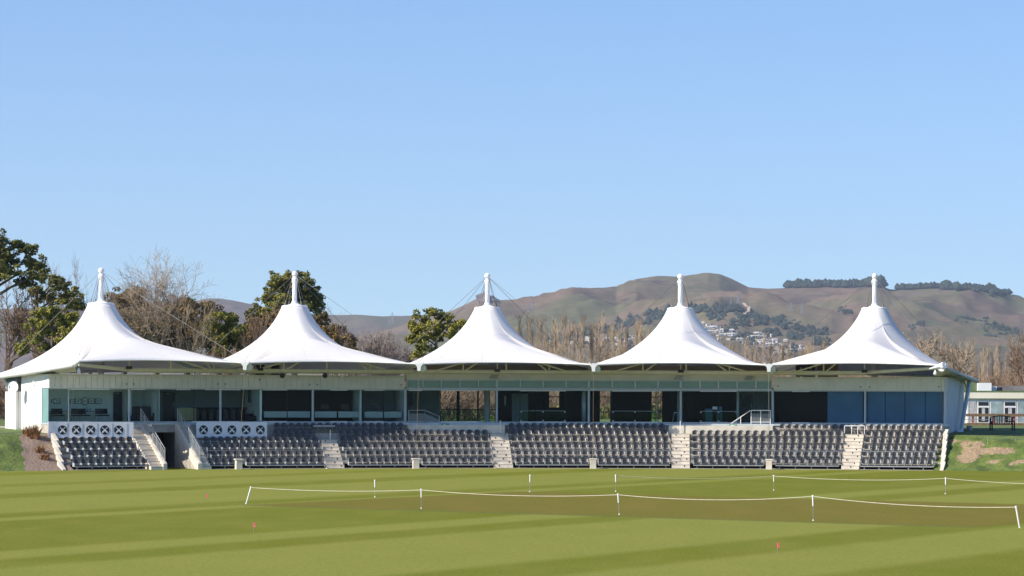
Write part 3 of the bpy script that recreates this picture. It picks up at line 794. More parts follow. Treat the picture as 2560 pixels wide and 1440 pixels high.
# raking struts at both ends
t=MB(); a=AP(14,940,-9.6); b=AP(43,1085,-6.0); t.tube(a,b,.15,.13,10); a=AP(38,990,-7.2); t.tube(AP(20,950,-9.4),AP(52,1050,-5.6),.05,.05,6); part(t,'raking_strut',M['whitesteel'])
t=MB(); a=AP(2424,950,-8.2); b=AP(2403,1078,-4.6); t.tube(a,b,.15,.14,10); t.tube(AP(2410,953,-8),AP(2418,975,-7),.05,.05,6); t.tube(b,AP(2392,1080,-4),.2,.1,8); part(t,'raking_strut',M['alu'])
t=MB(); p=AP(2424,1064,-6); t.tube(AP(2424,958,-8.4),p,.012,.012,5); t.tube(p,p+Vector((0,0,-.35)),.22,.2,10); part(t,'tie_rod',M['galv'])
# tan soffit boards of the middle bays
t=MB()
for k in range(24):
    a=S(1020,0)+(S(2080,0)-S(1020,0))*k/24; b=S(1020,0)+(S(2080,0)-S(1020,0))*(k+1)/24
t.arcbox(S(1035,-1),S(1935,-1),-1.2,-1.35,6.42,6.93)
part(t,'infill_wall',M['tan'],'tan board wall under the middle canopies')
t=MB(); t.arcbox(S(1035,-1),S(1935,-1),.2,-1.2,6.425,6.46); part(t,'infill_ledge',M['fascia'])

# ------------------------------------------------------------------ seats
sb=MB()   # back shell, slightly curved, rounded top; local -Y faces the field
W2=.192
for i in range(6):
    for j in range(5):
        def sp(i,j,o=0):
            u=-1+2*i/6; v=j/5; w=W2*(1 if v<.6 else 1-.28*((v-.6)/.4)**2); x=u*w
            z=.40+.31*v-(.05*abs(u)**3 if v>.9 else 0); y=.16+.09*v-.075*u*u*(1-.3*v)+o; return (x,y,z)
        sb.quad(sp(i,j),sp(i+1,j),sp(i+1,j+1),sp(i,j+1)); sb.quad(sp(i,j+1,.03),sp(i+1,j+1,.03),sp(i+1,j,.03),sp(i,j,.03))
for i in range(6): sb.quad(sp(i,5),sp(i+1,5),sp(i+1,5,.03),sp(i,5,.03))
for j in range(5):
    sb.quad(sp(0,j,.03),sp(0,j),sp(0,j+1),sp(0,j+1,.03)); sb.quad(sp(6,j),sp(6,j,.03),sp(6,j+1,.03),sp(6,j+1))
me_back=sb.mesh('backrest',M['seat'],True)
pn=MB(); pn.hexa([(-.17,-.20,.29),(.17,-.20,.29),(.18,.17,.25),(-.18,.17,.25),(-.18,-.20,.33),(.18,-.20,.33),(.19,.17,.29),(-.19,.17,.29)])
pn.hexa([(-.175,-.23,.26),(.175,-.23,.26),(.175,-.201,.26),(-.175,-.201,.26),(-.17,-.215,.325),(.17,-.215,.325),(.17,-.201,.325),(-.17,-.201,.325)])
me_pan=pn.mesh('seat_pan',M['seat'])
lg=MB()
for sx in (-1,1): lg.hexa([(sx*.235-.012,-.12,.20),(sx*.235+.012,-.12,.20),(sx*.235+.012,.26,.20),(sx*.235-.012,.26,.20),(sx*.235-.012,-.16,.40),(sx*.235+.012,-.16,.40),(sx*.235+.012,.24,.46),(sx*.235-.012,.24,.46)])
lg.box(-.235,.235,.05,.09,.225,.24); me_arm=lg.mesh('side_bracket',M['alu'])
lg=MB(); lg.box(-.03,.03,.02,.10,0,.22); lg.box(-.05,.05,-.04,.16,0,.02)
me_leg=lg.mesh('leg',M['galv'])
ROWS=[
 [('end block under the first white banner',185,372),('short block beside the entry passage',518,590),('block left of the first aisle',616,812),('block right of the first aisle',872,1032),('block left of the second aisle',1056,1232),('block right of the second aisle',1290,1472),('block left of the third aisle',1496,1674),('block right of the third aisle',1734,1910),('block left of the last aisle',1940,2098),('block at the right end',2152,2336)],
 [('end block under the first white banner',180,358),('block between entry passage and first aisle',528,810),('block between first and second aisles',866,1232),('block between second and third aisles',1290,1676),('block between third and last aisles',1732,2102),('block at the right end',2156,2340)],
 [('end block under the first white banner',170,345),('block between entry passage and first aisle',518,806),('block between first and second aisles',858,1230),('block between second and third aisles',1285,1676),('block between third and last aisles',1732,2106),('block at the right end',2160,2345)],
 [('end block under the first white banner',160,335),('block between entry passage and first aisle',508,798),('block between first and second aisles',850,1226),('block between second and third aisles',1279,1676),('block between third and last aisles',1731,2110),('block at the right end',2163,2350)],
 [('x',683,788),('x',846,1222),('x',1276,1672),('x',1729,2110),('x',2166,2354)],
 [('x',685,1012),('x',1271,1664),('x',1948,2358)]]
RN=['front','second','third','fourth','fifth','top']
def ordn(n): return '%d%s'%(n,'th' if 10<=n%100<=20 else {1:'st',2:'nd',3:'rd'}.get(n%10,'th'))
cnt=0; rest=MB()
def bake(me,mi,p,rz):
    c,s=math.cos(rz),math.sin(rz); b=len(rest.v)
    for v in me.vertices: rest.v.append((p.x+v.co.x*c-v.co.y*s,p.y+v.co.x*s+v.co.y*c,p.z+v.co.z))
    for f in me.polygons: rest.f.append(tuple(b+i for i in f.vertices)); rest.m.append(mi)
for k,row in enumerate(ROWS):
    d=DF[k]-.42
    for nm,a,b in row:
        s0,s1=S(a+9,d),S(b-9,d); L=(A(s1,d)-A(s0,d)).length; n=max(2,round(L/.505))
        if nm!='x' and k<4:
            bm=MB(); q=[A(S(a,d)+(S(b,d)-S(a,d))*j/8,d+(.20 if k==0 else .02),ZR[k]+.20) for j in range(9)]; bm.path(q,.035,5)
            part(bm,'seat_beam',M['galv'])
        for j in range(n+1):
            s=s0+(s1-s0)*j/n; p=A(s,d,ZR[k]); rz=-phi(s)+random.uniform(-.02,.02)
            if cnt<300:
                o=empty('stadium_seat',p,rz); last=(j==n)
                o['label']='grey %s row seat, %s, %s'%(RN[k],nm,('%s from left'%ordn(j+1)) if not last else 'last at its right')
                o['category']='stadium seat'; o['group']='grey seats on the terrace'
                for nn,mm in (('backrest',me_back),('seat_pan',me_pan),('side_bracket',me_arm))+((('leg',me_leg),) if (k==0 and j%2==0) else ()):
                    c=bpy.data.objects.new(nn,mm); COL.objects.link(c); c.parent=o
                cnt+=1
            else:
                bake(me_back,0,p,rz); bake(me_pan,0,p,rz); bake(me_arm,1,p,rz)
o=rest.build('stadium_seating',[M['seat'],M['galv']],None,fix=False); tag(o,'remaining rows of grey stadium seats on the upper terrace','seating',None,'stuff')
for f in o.data.polygons: f.use_smooth=False

# ------------------------------------------------------------------ banners
def banner(a,b,d,z0,z1,label,tw=0):
    s0,s1=S(a,d-.6*tw),S(b,d+.25*tw); dq=lambda q:d+tw*(-.85*(s1-q)/(s1-s0)+.25); r=empty('banner',A(s0,d,z0)); tag(r,label,'banner','white banners with crossed bats roundels')
    base=r.location
    def off(v): return Vector(v)-base
    p0,p1=A(s0,d),A(s1,d); ks=[s0+(s1-s0)*i/24 for i in range(25)]
    t=MB()
    for u,v in zip(ks[:-1],ks[1:]):
        t.hexa([off(A(u,dq(u),z0)),off(A(v,dq(v),z0)),off(A(v,dq(v)-.04,z0)),off(A(u,dq(u)-.04,z0)),off(A(u,dq(u),z1)),off(A(v,dq(v),z1)),off(A(v,dq(v)-.04,z1)),off(A(u,dq(u)-.04,z1))])
    t.build('cloth_panel',M['banner'],r)
    return r,dq,s1,off
def roundel(r,off,s,dq,zc,R=.30):
    t=MB(); n=28; d=dq(s); e=(A(s+.01,dq(s+.01),zc)-A(s-.01,dq(s-.01),zc)).normalized(); c=A(s,d+.014,zc); nrm=Vector((e.y,-e.x,0))
    def pt(x,z,o=0): return off(c+e*x+Vector((0,0,z))+nrm*o)
    t.poly([pt(R*math.cos(2*PI*i/n),R*math.sin(2*PI*i/n)) for i in range(n)])
    o=t.build('roundel',M['emblem'],r,fix=False)
    q=MB()
    for sg in (-1,1):
        # a bat: thin handle at the top, wide blade at the bottom
        dx,dz=sg*.20,-.20
        L_=math.hypot(dx,dz); ux,uz=dx/L_,dz/L_; px_,pz_=-uz,ux
        def bp(t_,w): return pt(ux*t_+px_*w,uz*t_+pz_*w,.006+.003*(sg>0))
        for t0,t1,w in ((-.25,-.06,.020),(-.06,.25,.044)):
            q.quad(bp(t0,-w),bp(t1,-w),bp(t1,w),bp(t0,w))
    q.build('crossed_bats',M['whitepaint'],o,fix=False)
zb0=lambda y,d,px: ZP(px,y,A(S(px,d),d).y)
r,s0,s1,off=banner(121,334,DF[3]-.95,zb0(1095,DF[3]-.95,228),zb0(1055,DF[3]-.95,228),'sunlit white banner with five dark crossed bats roundels at the left end',1)
for x in (156,191,226.5,262,297): roundel(r,off,S(x,s0(S(x,DF[3]-.95))),s0,zb0(1075,DF[3]-.95,x))
t=MB()
for x in (137,173,209,244,280,315):
    s=S(x,DF[3]-.94); t.tube(off(A(s,s0(s)+.01,zb0(1094,5,x))),off(A(s,s0(s)+.01,zb0(1057,5,x))),.008,.008,4)
t.build('panel_seam',M['galv'],r)
r,s0,s1,off=banner(491,668,DF[3]-.95,zb0(1094,5,580),zb0(1055,5,580),'shaded white banner with five dark crossed bats roundels right of the entry passage')
for x in (509,544.5,580,615.5,651): roundel(r,off,S(x,s0(S(x,DF[3]-.95))),s0,zb0(1074.5,5,x))

# ------------------------------------------------------------------ anchor blocks and tie-down cables
for i,x in enumerate(piers):
    p=A(S(x,9.3),9.3,0); t=MB(); ph=-phi(S(x,9.3))
    o=MB(); o.hexa([(-.2,-.22,0),(.2,-.22,0),(.2,.22,0),(-.2,.22,0),(-.19,-.2,.62),(.19,-.2,.62),(.19,.2,.62),(-.19,.2,.62)])
    o.hexa([(-.26,-.22,.621),(.26,-.22,.621),(.26,.3,.621),(-.26,.3,.621),(-.24,-.2,.68),(.24,-.2,.68),(.24,.3,.68),(-.24,.3,.68)])
    ob=o.build('anchor_block',M['concrete2']); ob.location=p; ob.rotation_euler=(0,0,ph)
    tag(ob,'pale concrete anchor block in front of the seats below the %s inner canopy bracket'%(['first','second','third','fourth'][i]),'anchor block','concrete anchor blocks for tie cables')
    t.tube(p+Vector((0,0,.68)),A(i+.5,DFR,ZE-.5),.010,.010,5); part(t,'tie_cable',M['bronze'] if i<3 else M['cable'],'thin tie-down cable')
for px,py,lab in ((158,1166,'white concrete block at the left foot of the terrace beside gravel'),(2365,1163,'white concrete block on the grass at the right foot of the terrace')):
    p=G(px,1173); o=MB(); o.hexa([(-.2,-.2,0),(.2,-.2,0),(.2,.2,0),(-.2,.2,0),(-.19,-.19,.46),(.19,-.19,.46),(.19,.19,.46),(-.19,.19,.46)])
    o.tube((0,0,.46),(0,0,.8),.02,.02,6)
    ob=o.build('anchor_block',M['whitepaint']); ob.location=p; tag(ob,lab,'anchor block','concrete anchor blocks for tie cables')
    t=MB(); t.tube(p+Vector((0,0,.6)),A(E0 if px<1000 else E1,DFR,ZE-.2),.012,.012,4); part(t,'tie_cable',M['cable'])
p=AP(12,1078,-9); o=MB(); o.hexa([(-.4,-.3,-.3),(.4,-.3,-.3),(.4,.3,-.3),(-.4,.3,-.3),(-.3,-.25,.35),(.3,-.25,.35),(.3,.25,.35),(-.3,.25,.35)]); ob=o.build('anchor_block',M['concrete2']); ob.location=p
tag(ob,'grey concrete footing on the grass behind the left raking strut','anchor block')
# speakers, floodlamps, AC units under the canopies
sp=[(323,919),(651,923),(1243,926),(1702,928),(2161,928)]
spl=['under the first canopy from the left','under the second canopy from the left','under the middle canopy','under the fourth canopy from the left','under the last canopy at the right']
for (x,y),l in zip(sp,spl):
    p=AP(x,y,DT+.5); r=empty('loudspeaker',p); tag(r,'small black loudspeaker hanging '+l,'loudspeaker','loudspeakers hanging under the canopies')
    o=MB(); o.box(-.19,.19,-.12,.12,-.10,.10); o.build('cabinet',M['black'],r); o=MB(); o.box(-.03,.03,-.02,.02,.10,.5); o.build('hanger',M['cream'],r)
for x,y,l in ((705,939,'below the second canopy'),(812,939,'right of the second canopy centre')):
    p=AP(x,y,DT); r=empty('floodlamp',p); tag(r,'round black lamp on the truss '+l,'lamp'); o=MB(); o.tube((0,-.15,0),(0,.15,0),.16,.18,14); o.build('lamp_housing',M['black'],r)
for x,y,l in ((400,939,'cream lamp bracket hanging from truss under first canopy'),(855,940,'cream lamp bracket on truss right of second canopy'),(2003,944,'cream lamp bracket under truss near the last canopy')):
    p=AP(x,y,DT); o=MB(); o.tube((0,0,.1),(0,0,-.12),.05,.14,10); o.box(-.1,.1,-.03,.03,-.16,-.12); ob=o.build('lamp_bracket',M['cream']); ob.location=p; tag(ob,l,'lamp')
for x,y,l in ((1236,941,'folded projector bracket on the fascia below the middle canopy'),(1697,943,'folded bracket on the fascia below the fourth canopy'),(1873,945,'small flat bracket on the fascia right of the fourth canopy')):
    p=AP(x,y,.5); o=MB()
    for k in range(5): o.tube((-.35+.12*k,0,-.12),(-.1+.1*k,0,.13),.03,.03,5)
    o.box(-.36,.36,-.05,.05,-.17,-.12); ob=o.build('wall_bracket',M['galv']); ob.location=p; tag(ob,l,'bracket')
for x,l in ((2002,'left of the pair'),(2026,'right of the pair')):
    p=AP(x,924,-3.0); r=empty('air_conditioner',p); tag(r,'dark air conditioner fan unit on the roof, %s under last canopy'%l,'air conditioner','fan units on the pavilion roof')
    o=MB(); o.box(-.33,.33,0,.4,-.75,.42); o.build('casing',M['carpet'],r); o=MB(); o.tube((0,-.03,.08),(0,0,.08),.3,.3,20); o.build('fan_grille',M['black'],r); o=MB(); o.tube((0,-.05,.08),(0,-.031,.08),.07,.07,10); o.build('hub',M['galv'],r)
p=AP(2066,926,-3.4); o=MB(); o.box(-.55,.8,0,.6,-.8,.5); ob=o.build('plant_cabinet',M['woodrail']); ob.location=p; tag(ob,'brown plant cabinet on the roof right of the fan units','cabinet')
for x0,x1,l in ((640,660,'left'),(678,698,'right')):
    a=AP(x0,912,-3.2); b=AP(x1,943,-3.2); o=MB(); o.hexa([(a.x,a.y,b.z),(b.x,a.y,b.z),(b.x,a.y+.5,b.z),(a.x,a.y+.5,b.z),(a.x,a.y,a.z),(b.x,a.y,a.z),(b.x,a.y+.5,a.z),(a.x,a.y+.5,a.z)])
    ob=o.build('vent_box',M['black']); tag(ob,'square black vent box on the roof under second canopy, %s of the two'%l,'vent')
a=AP(624,911,-3.8); b=AP(715,945,-3.8); o=MB(); o.hexa([(a.x,a.y,b.z),(b.x,a.y,b.z),(b.x,a.y+1,b.z),(a.x,a.y+1,b.z),(a.x,a.y,a.z),(b.x,a.y,a.z),(b.x,a.y+1,a.z),(a.x,a.y+1,a.z)]); ob=o.build('plant_room',M['fascia']); tag(ob,'pale plant room box behind the square black vents on the roof','cabinet')
# floodlights at the outer corners
for x,y,l in ((197,927,'small blue white security camera under the left canopy corner'),(2338,932,'small white security camera dome under the right canopy corner')):
    p=AP(x,y,DFR-.3); o=MB(); o.lathe((0,0,-.16),[(.02,0),(.09,.04),(.12,.12),(.09,.22),(.03,.34)],12); ob=o.build('security_camera',M['whitepaint']); ob.location=p; tag(ob,l,'camera')
# satellite dish on the left end wall
s=SL; p=A(s-.012,-7.3,ZP(48,969,201)); p=A(SL-.02,dpx(SL,62),0); p.z=ZP(48,969,p.y); p.x-=.42; p.y-=.5
r=empty('satellite_dish',p); tag(r,'white round satellite dish on the left end wall beside the raking strut','satellite dish')
o=MB(); dirv=Vector((-.5,-1,.15)).normalized(); n=20; u=dirv.orthogonal().normalized(); w=dirv.cross(u); rings=[]
for k in range(5):
    rr=.42*k/4; rings.append([tuple(dirv*(.35*rr*rr)+u*(rr*math.cos(2*PI*i/n))+w*(rr*math.sin(2*PI*i/n))) for i in range(n)])
for k in range(4):
    for i in range(n): o.quad(rings[k][i],rings[k+1][i],rings[k+1][(i+1)%n],rings[k][(i+1)%n])
o.build('reflector',M['dish'],r,True,fix=False)
o=MB(); o.tube((0,0,-.1),dirv*.45+Vector((0,0,-.1)),.02,.02,5); o.tube(dirv*.45+Vector((0,0,-.12)),dirv*.45+Vector((0,0,.05)),.05,.05,8); o.tube((0,0,0),(.3,.3,-.3),.03,.03,6); o.tube((.3,.3,-.3),(.3,.3,-3.2),.03,.03,6); o.build('feed_arm',M['galv'],r)
# wall lamp on the end wall
p=A(SL-.006,dpx(SL,88),0); p.z=ZP(88,958,p.y); o=MB(); o.box(-.1,.1,-.1,.1,-.15,.15); ob=o.build('wall_lamp',M['whitepaint']); ob.location=p; tag(ob,'small white lamp high on the left end wall','lamp')
# green running-man signs
for x,y,l in ((1113,1062.5,'small green sign on the concrete wall below the left railing'),(1833,1064.5,'small green sign on the sunlit wall below the right railing')):
    p=AP(x,y,DF[6]+.08); r=empty('safety_sign',p,-phi(S(x,3.5))); tag(r,l,'sign','green safety signs')
    o=MB(); o.box(-.27,.27,-.02,0,-.09,.09); o.build('plate',M['sign'],r); o=MB()
    o.box(-.14,-.02,-.026,-.021,-.02,.05); o.box(-.01,.03,-.026,-.021,-.05,.04); o.box(.05,.15,-.026,-.021,-.03,.02); o.build('symbol',M['whitepaint'],r)
# things inside the rooms -------------------------------------------------
pics=[(133,1003,9,8,'far left beside the corner'),(143,1003,16,13,'second from left'),(181,1003,10,10,'third from left'),(195,1003,16,12,'left of the upright picture'),(212,1003,10,18,'upright in the middle'),(228,1003,16,13,'right of the upright picture'),(246,1003,15,13,'nearest the dark door')]
for x,y,w,h,l in pics:
    d=-3.93; p=AP(x,y,d); r=empty('framed_picture',p,-phi(S(x,d))); tag(r,'small framed picture on the pale left room wall, %s'%l,'picture','framed pictures on the left room wall')
    k=1/36.0/2; o=MB(); o.box(-w*k,w*k,-.04,0,-h*k,h*k); o.build('frame',M['door'],r); o=MB(); o.box(-w*k*.8,w*k*.8,-.048,-.041,-h*k*.78,h*k*.78); q=o.build('mount',M['room'],r)
    o=MB(); o.box(-w*k*.45,w*k*.45,-.054,-.049,-h*k*.4,h*k*.4); o.build('print',M['galv'],r)
def chair(p,rz,label,grp='dark chairs in the left room'):
    r=empty('chair',p,rz); tag(r,label,'chair',grp)
    o=MB(); o.box(-.24,.24,-.24,.24,.42,.5); o.build('seat',M['black'],r); o=MB(); o.hexa([(-.23,.2,.55),(.23,.2,.55),(.23,.25,.55),(-.23,.25,.55),(-.24,.27,.92),(.24,.27,.92),(.24,.31,.92),(-.24,.31,.92)]); o.build('backrest',M['black'],r)
    for a in (-.21,.21):
        for b in (-.21,.21):
            o=MB(); o.tube((a,b,0),(a,b,.56 if b>0 else .42),.014,.014,5); o.build('leg',M['alu'],r)
for i,(x,d,rz) in enumerate(((139,-1.7,.4),(150,-2.0,3),(186,-1.8,.2),(192,-2.3,3.4),(214,-1.7,.9),(246,-1.8,.1),(263,-2.2,3.0))):
    q=['nearest the glazed corner','second from the glazed corner','left one below the middle pictures','right one below the middle pictures','beside the pale table items','below the pictures nearest the door','just left of the dark door'][i]
    chair(A(S(x,d),d,DECK),rz,'black chair in the left room, '+q)
def table(p,rz,label,w=.8,dd=.5):
    r=empty('table',p,rz); tag(r,label,'table'); o=MB(); o.box(-w,w,-dd,dd,.70,.74); o.build('tabletop',M['black'],r)
    for a in (-w+.1,w-.1):
        for b in (-dd+.1,dd-.1): o=MB(); o.tube((a,b,0),(a,b,.70),.02,.02,6); o.build('leg',M['alu'],r)
table(A(S(150,-2.9),-2.9,DECK),0,'dark table behind the chairs at the left of the room'); table(A(S(222,-2.8),-2.8,DECK),0,'dark table below the upright picture')
for x,l in ((217,'left one of the pair'),(224,'right one of the pair')):
    o=MB(); o.lathe((0,0,0),[(.07,0),(.09,.1),(.06,.2),(.03,.28),(.05,.36)],10); ob=o.build('water_jug',M['alu']); ob.location=A(S(x,-2.8),-2.8,DECK+.74); tag(ob,'pale jug on the dark table, '+l,'jug')
def armchair(p,rz,label):
    r=empty('armchair',p,rz); tag(r,label,'armchair'); o=MB(); o.box(-.45,.45,-.4,.35,.1,.45); o.build('seat',M['black'],r); o=MB(); o.hexa([(-.45,.3,.1),(.45,.3,.1),(.45,.55,.1),(-.45,.55,.1),(-.42,.42,1.08),(.42,.42,1.08),(.42,.6,1.08),(-.42,.6,1.08)]); o.build('backrest',M['black'],r)
    for a in (-1,1): o=MB(); o.box(a*.52-.08,a*.52+.08,-.4,.45,.05,.62); o.build('armrest',M['black'],r)
armchair(A(S(365,-1.4),-1.4,DECK),.2,'black high backed armchair behind the top of the steps'); armchair(A(S(340,-2),-2,DECK),.1,'low dark armchair left of the high backed one'); armchair(A(S(640,-1.6),-1.6,DECK),-.4,'dark armchair in the corner by the pale partition')
o=MB(); a=A(S(447,-1.6),-1.6,DECK+.12); b=A(S(490,-1.6),-1.6,DECK+.12); o.hexa([a,b,b+Vector((0,.5,0)),a+Vector((0,.5,0)),a+Vector((0,0,.85)),b+Vector((0,0,.85)),b+Vector((0,.5,.85)),a+Vector((0,.5,.85))]); ob=o.build('wooden_cupboard',mat('yellow_timber',(.36,.31,.15),.5,.15,1)); tag(ob,'yellow timber cupboard standing behind the second window bay','cupboard')
def stool(p,label,m_='timber'):
    r=empty('folding_easel',p); tag(r,label,'easel')
    for a in (-.28,.28): o=MB(); o.tube((a,0,0),(a*.5,0,.75),.025,.025,5); o.build('leg',M[m_],r)
    o=MB(); o.box(-.16,.16,-.02,.02,.70,.76); o.build('crossbar',M[m_],r)
stool(A(S(170,-1),-1,DECK),'yellow wooden easel legs behind the left corner window'); stool(A(S(1691,-.8),-.8,DECK),'pale folding easel left of the column in the fourth bay','alu')
for x,y,l in ((626,990,'tall black speaker on the wall beside the pale partition'),(1025,1000,'tall black speaker on the wall right of the central column')):
    p=AP(x,y,-3); o=MB(); o.box(-.18,.18,-.15,.15,-.45,.45); o.box(-.1,.1,-.17,-.151,-.35,.35); ob=o.build('wall_speaker',M['black']); ob.location=p; tag(ob,l,'speaker')
r=empty('lectern',A(S(1785,-1.5),-1.5,DECK)); tag(r,'pale blue lectern and board behind the right balustrade','lectern')
o=MB(); o.box(-.62,-.12,-.2,.2,0,1.0); o.build('cabinet',M['blind'],r); o=MB(); o.box(.2,.55,-.2,.2,0,1.15); o.build('side_panel',M['blind'],r); o=MB(); o.box(-.1,.25,-.15,.1,.95,1.15); o.build('paper_stack',M['whitepaint'],r)
p=AP(1263,1002,-6.8); o=MB(); o.box(-.04,.04,-.05,0,-.33,.33); ob=o.build('wall_light',M['whitepaint']); ob.location=p; tag(ob,'slim pale upright strip on the dark wall of the middle hall','light')
# monitors on the desks
for x,l in ((812,'left'),(862,'middle'),(935,'right')):
    p=A(S(x,-.9),-.9,3.742); r=empty('monitor',p); tag(r,'dark monitor on the desk counter, %s one of three'%l,'monitor'); o=MB(); o.box(-.28,.28,0,.03,.1,.45); o.build('screen',M['black'],r); o=MB(); o.tube((0,.04,0),(0,.04,.2),.03,.03,6); o.build('stand',M['black'],r)

# ------------------------------------------------------------------ rope, stakes, flags on the field
def stake(px,py,top_px,top_py,label,lean=False):
    p=G(px,py); q=Vector(((top_px-CX)*p.y/F,p.y,ZP(top_px,top_py,p.y)))
    r=empty('boundary_stake',p); tag(r,label,'stake','white stakes holding the rope')
    v=q-p; o=MB(); o.tube(v*(.05 if lean else .6),v,.028,.034,8); o.tube(v,v+Vector((0,0,.05)),.045,.04,8); o.build('white_sleeve',M['stake'],r)
    o=MB(); o.tube((0,0,0),v*(.05 if lean else .6),.010,.010,6); o.build('thin_rod' if not lean else 'lower_sleeve',M['galv'] if not lean else M['stake'],r)
    if lean: pass
    o=MB(); o.lathe((0,0,0),[(.035,0),(.03,.02),(.02,.05)],8); o.build('foot',M['stake'],r)
    return q
near=[stake(616,1260,628,1219,'leaning white stake at the left end of the near rope',True),stake(1054,1272,1054,1225,'thin upright stake on near rope, left one above the brown square'),stake(1549,1287,1546,1237,'white topped stake in the middle of the near rope'),stake(2034,1302,2033,1241,'tall thin stake on near rope, below the third aisle'),stake(2550,1320,2541,1268,'leaning white stake at the right end of near rope',True)]
far=[stake(1540,1229,1540,1189,'far stake where the back rope starts below the second block'),stake(1935,1226,1935,1190,'far stake on the back rope below the fourth anchor block'),stake(2364,1235,2365,1196,'far stake on the back rope below the right end of the stand')]
stake(938,1243,938,1202,'lone stake without rope below the first aisle'); stake(1325,1230,1326,1189,'lone stake without rope right of the second aisle')
def rope(pts,sags,label,r=.013):
    o=MB()
    for (a,b),sg in zip(zip(pts[:-1],pts[1:]),sags):
        P=[a.lerp(b,i/16)-Vector((0,0,sg*4*(i/16)*(1-i/16))) for i in range(17)]; o.path(P,r,5)
    tag(o.build('boundary_rope',M['rope']),label,'rope')
rope(near,[.10,.14,.17,.14],'pale near rope sagging between the stakes in front of the brown square')
e=far[2]+(far[2]-far[1])*.95; e.z=ZP(2780,1210,e.y)
rope(far+[e],[.14,.14,.14],'pale back rope sagging across the field behind the brown square')
for px,py,h,l in ((517,1246,.16,'tiny pink marker flag left of the leaning stake'),(635,1331,.30,'pink marker flag in the grass below the leaning stake'),(1945,1386,.32,'pink marker flag nearest the camera on the right')):
    p=G(px,py); r=empty('marker_flag',p); tag(r,l,'flag','pink marker flags')
    o=MB(); o.tube((0,0,0),(0,0,h),.006,.006,5); o.build('wire',M['galv'],r); o=MB(); o.hexa([(-.01,-.01,h-.13),(.07,.0,h-.11),(.07,.015,h-.11),(-.01,.005,h-.13),(-.03,-.01,h+.03),(.05,0,h+.05),(.05,.015,h+.05),(-.03,.005,h+.03)]); o.build('flag_cloth',M['pink'],r)

# ------------------------------------------------------------------ bench, fence, building at the right
p=W(2506,1077,204); r=empty('park_bench',p,.12); tag(r,'black slatted park bench on the grass bank at the right','bench')
o=MB()
for i in range(13): o.box(-.72+.12*i-.03,-.72+.12*i+.03,.26,.29,.45,.88+.10*math.sin(PI*i/12))
for i in range(12):
    z0=.88+.10*math.sin(PI*i/12);z1=.88+.10*math.sin(PI*(i+1)/12); x0=-.78+.13*i; o.hexa([(x0,.25,z0),(x0+.13,.25,z1),(x0+.13,.31,z1),(x0,.31,z0),(x0,.25,z0+.07),(x0+.13,.25,z1+.07),(x0+.13,.31,z1+.07),(x0,.31,z0+.07)])
o.build('backrest',M['black'],r); o=MB()
for i in range(4): o.box(-.8,.8,-.25+.12*i,-.16+.12*i,.42,.45)
o.build('seat',M['black'],r)
for a in (-.78,.78):
    for b in (-.22,.28): o=MB(); o.box(a-.04,a+.04,b-.04,b+.04,0,.9 if b>0 else .62); o.build('leg',M['black'],r)
    o=MB(); o.box(a-.04,a+.04,-.26,.3,.62,.66); o.build('armrest',M['black'],r)
YB=246
M['curtain2']=mat('blue_curtain',(.26,.34,.36),.6,.3,1.2)
def wz(py): return ZP(2480,py,YB)
x0,x1=(2404-CX)*YB/F,(2640-CX)*YB/F
r=empty('clubhouse',(x0,YB,2.3)); tag(r,'low cream clubhouse with flat green roof and white framed windows at right','building')
def bx(name,mt,pa,pb,ya,yb,z0,z1,par=None,label=None):
    o=MB(); X0,X1=(pa-CX)*YB/F-x0,(pb-CX)*YB/F-x0; o.box(X0,X1,ya,yb,z0-2.3,z1-2.3); q=o.build(name,M[mt],par or r)
    if label: q['label']=label
    return q
bx('wall','creamwall',2404,2700,0,8,2.0,wz(985)); rf=bx('roof','roofgreen',2400,2705,-.25,8.5,wz(981),wz(977)); bx('fascia_board','creamwall',2401,2704,-.27,-.251,wz(996),wz(981)-.01)
bx('back_roof','roofgreen',2380,2452,2,8,wz(977)+.01,wz(955))
bx('roof_parapet','houseroof',2495,2700,3,6,wz(977)+.01,wz(964)); bx('chimney','whitepaint',2452,2486,1.5,3,wz(977)+.01,wz(957)); bx('skylight','whitepaint',2486,2502,2,3,wz(977)+.01,wz(966)); bx('roof_hatch','black',2503,2511,1,2.2,wz(977)+.01,wz(968))
for a,b,kind in ((2395,2405,'w'),(2417,2438,'c'),(2443,2473,'d'),(2475,2506,'w2'),(2509,2540,'d'),(2542,2580,'w2'),(2584,2615,'d')):
    w=bx('window','whitepaint',a,b,-.12,-.002,wz(1057) if kind!='w' else wz(1030),wz(1002))
    if kind=='c': bx('curtain','curtain',a+2,b-2,-.14,-.121,wz(1055),wz(1005),w)
    elif kind=='d':
        bx('pane','door',a+2.5,b-2.5,-.14,-.121,wz(1014),wz(1005),w); bx('pane','door',a+2.5,b-2.5,-.14,-.121,wz(1055),wz(1019),w); bx('curtain','curtain',a+11,b-11,-.15,-.141,wz(1052),wz(1020),w)
    elif kind=='w2': bx('pane','curtain2',a+1.5,b-1.5,-.14,-.121,wz(1055),wz(1004),w)
    else: bx('pane','door',a+1,b-1,-.14,-.121,wz(1030),wz(1005),w)
bx('deck_step','timber',2404,2700,-1.6,-.2,2.0,wz(1060))
YF=238
r2=empty('timber_fence',W(2400,1072,YF)); tag(r2,'low brown timber rail fence with red posts before the clubhouse','fence')
def fb(name,mt,pa,pb,y0,y1,ya=0,yb=.06):
    o=MB(); a=W(pa,y0,YF);b=W(pb,y1,YF); L0=r2.location; o.box(a.x-L0.x,b.x-L0.x,ya,yb,min(a.z,b.z)-L0.z,max(a.z,b.z)-L0.z); o.build(name,M[mt],r2)
fb('rail','woodrail',2398,2700,1041,1035); fb('rail','woodrail',2398,2700,1071,1059)
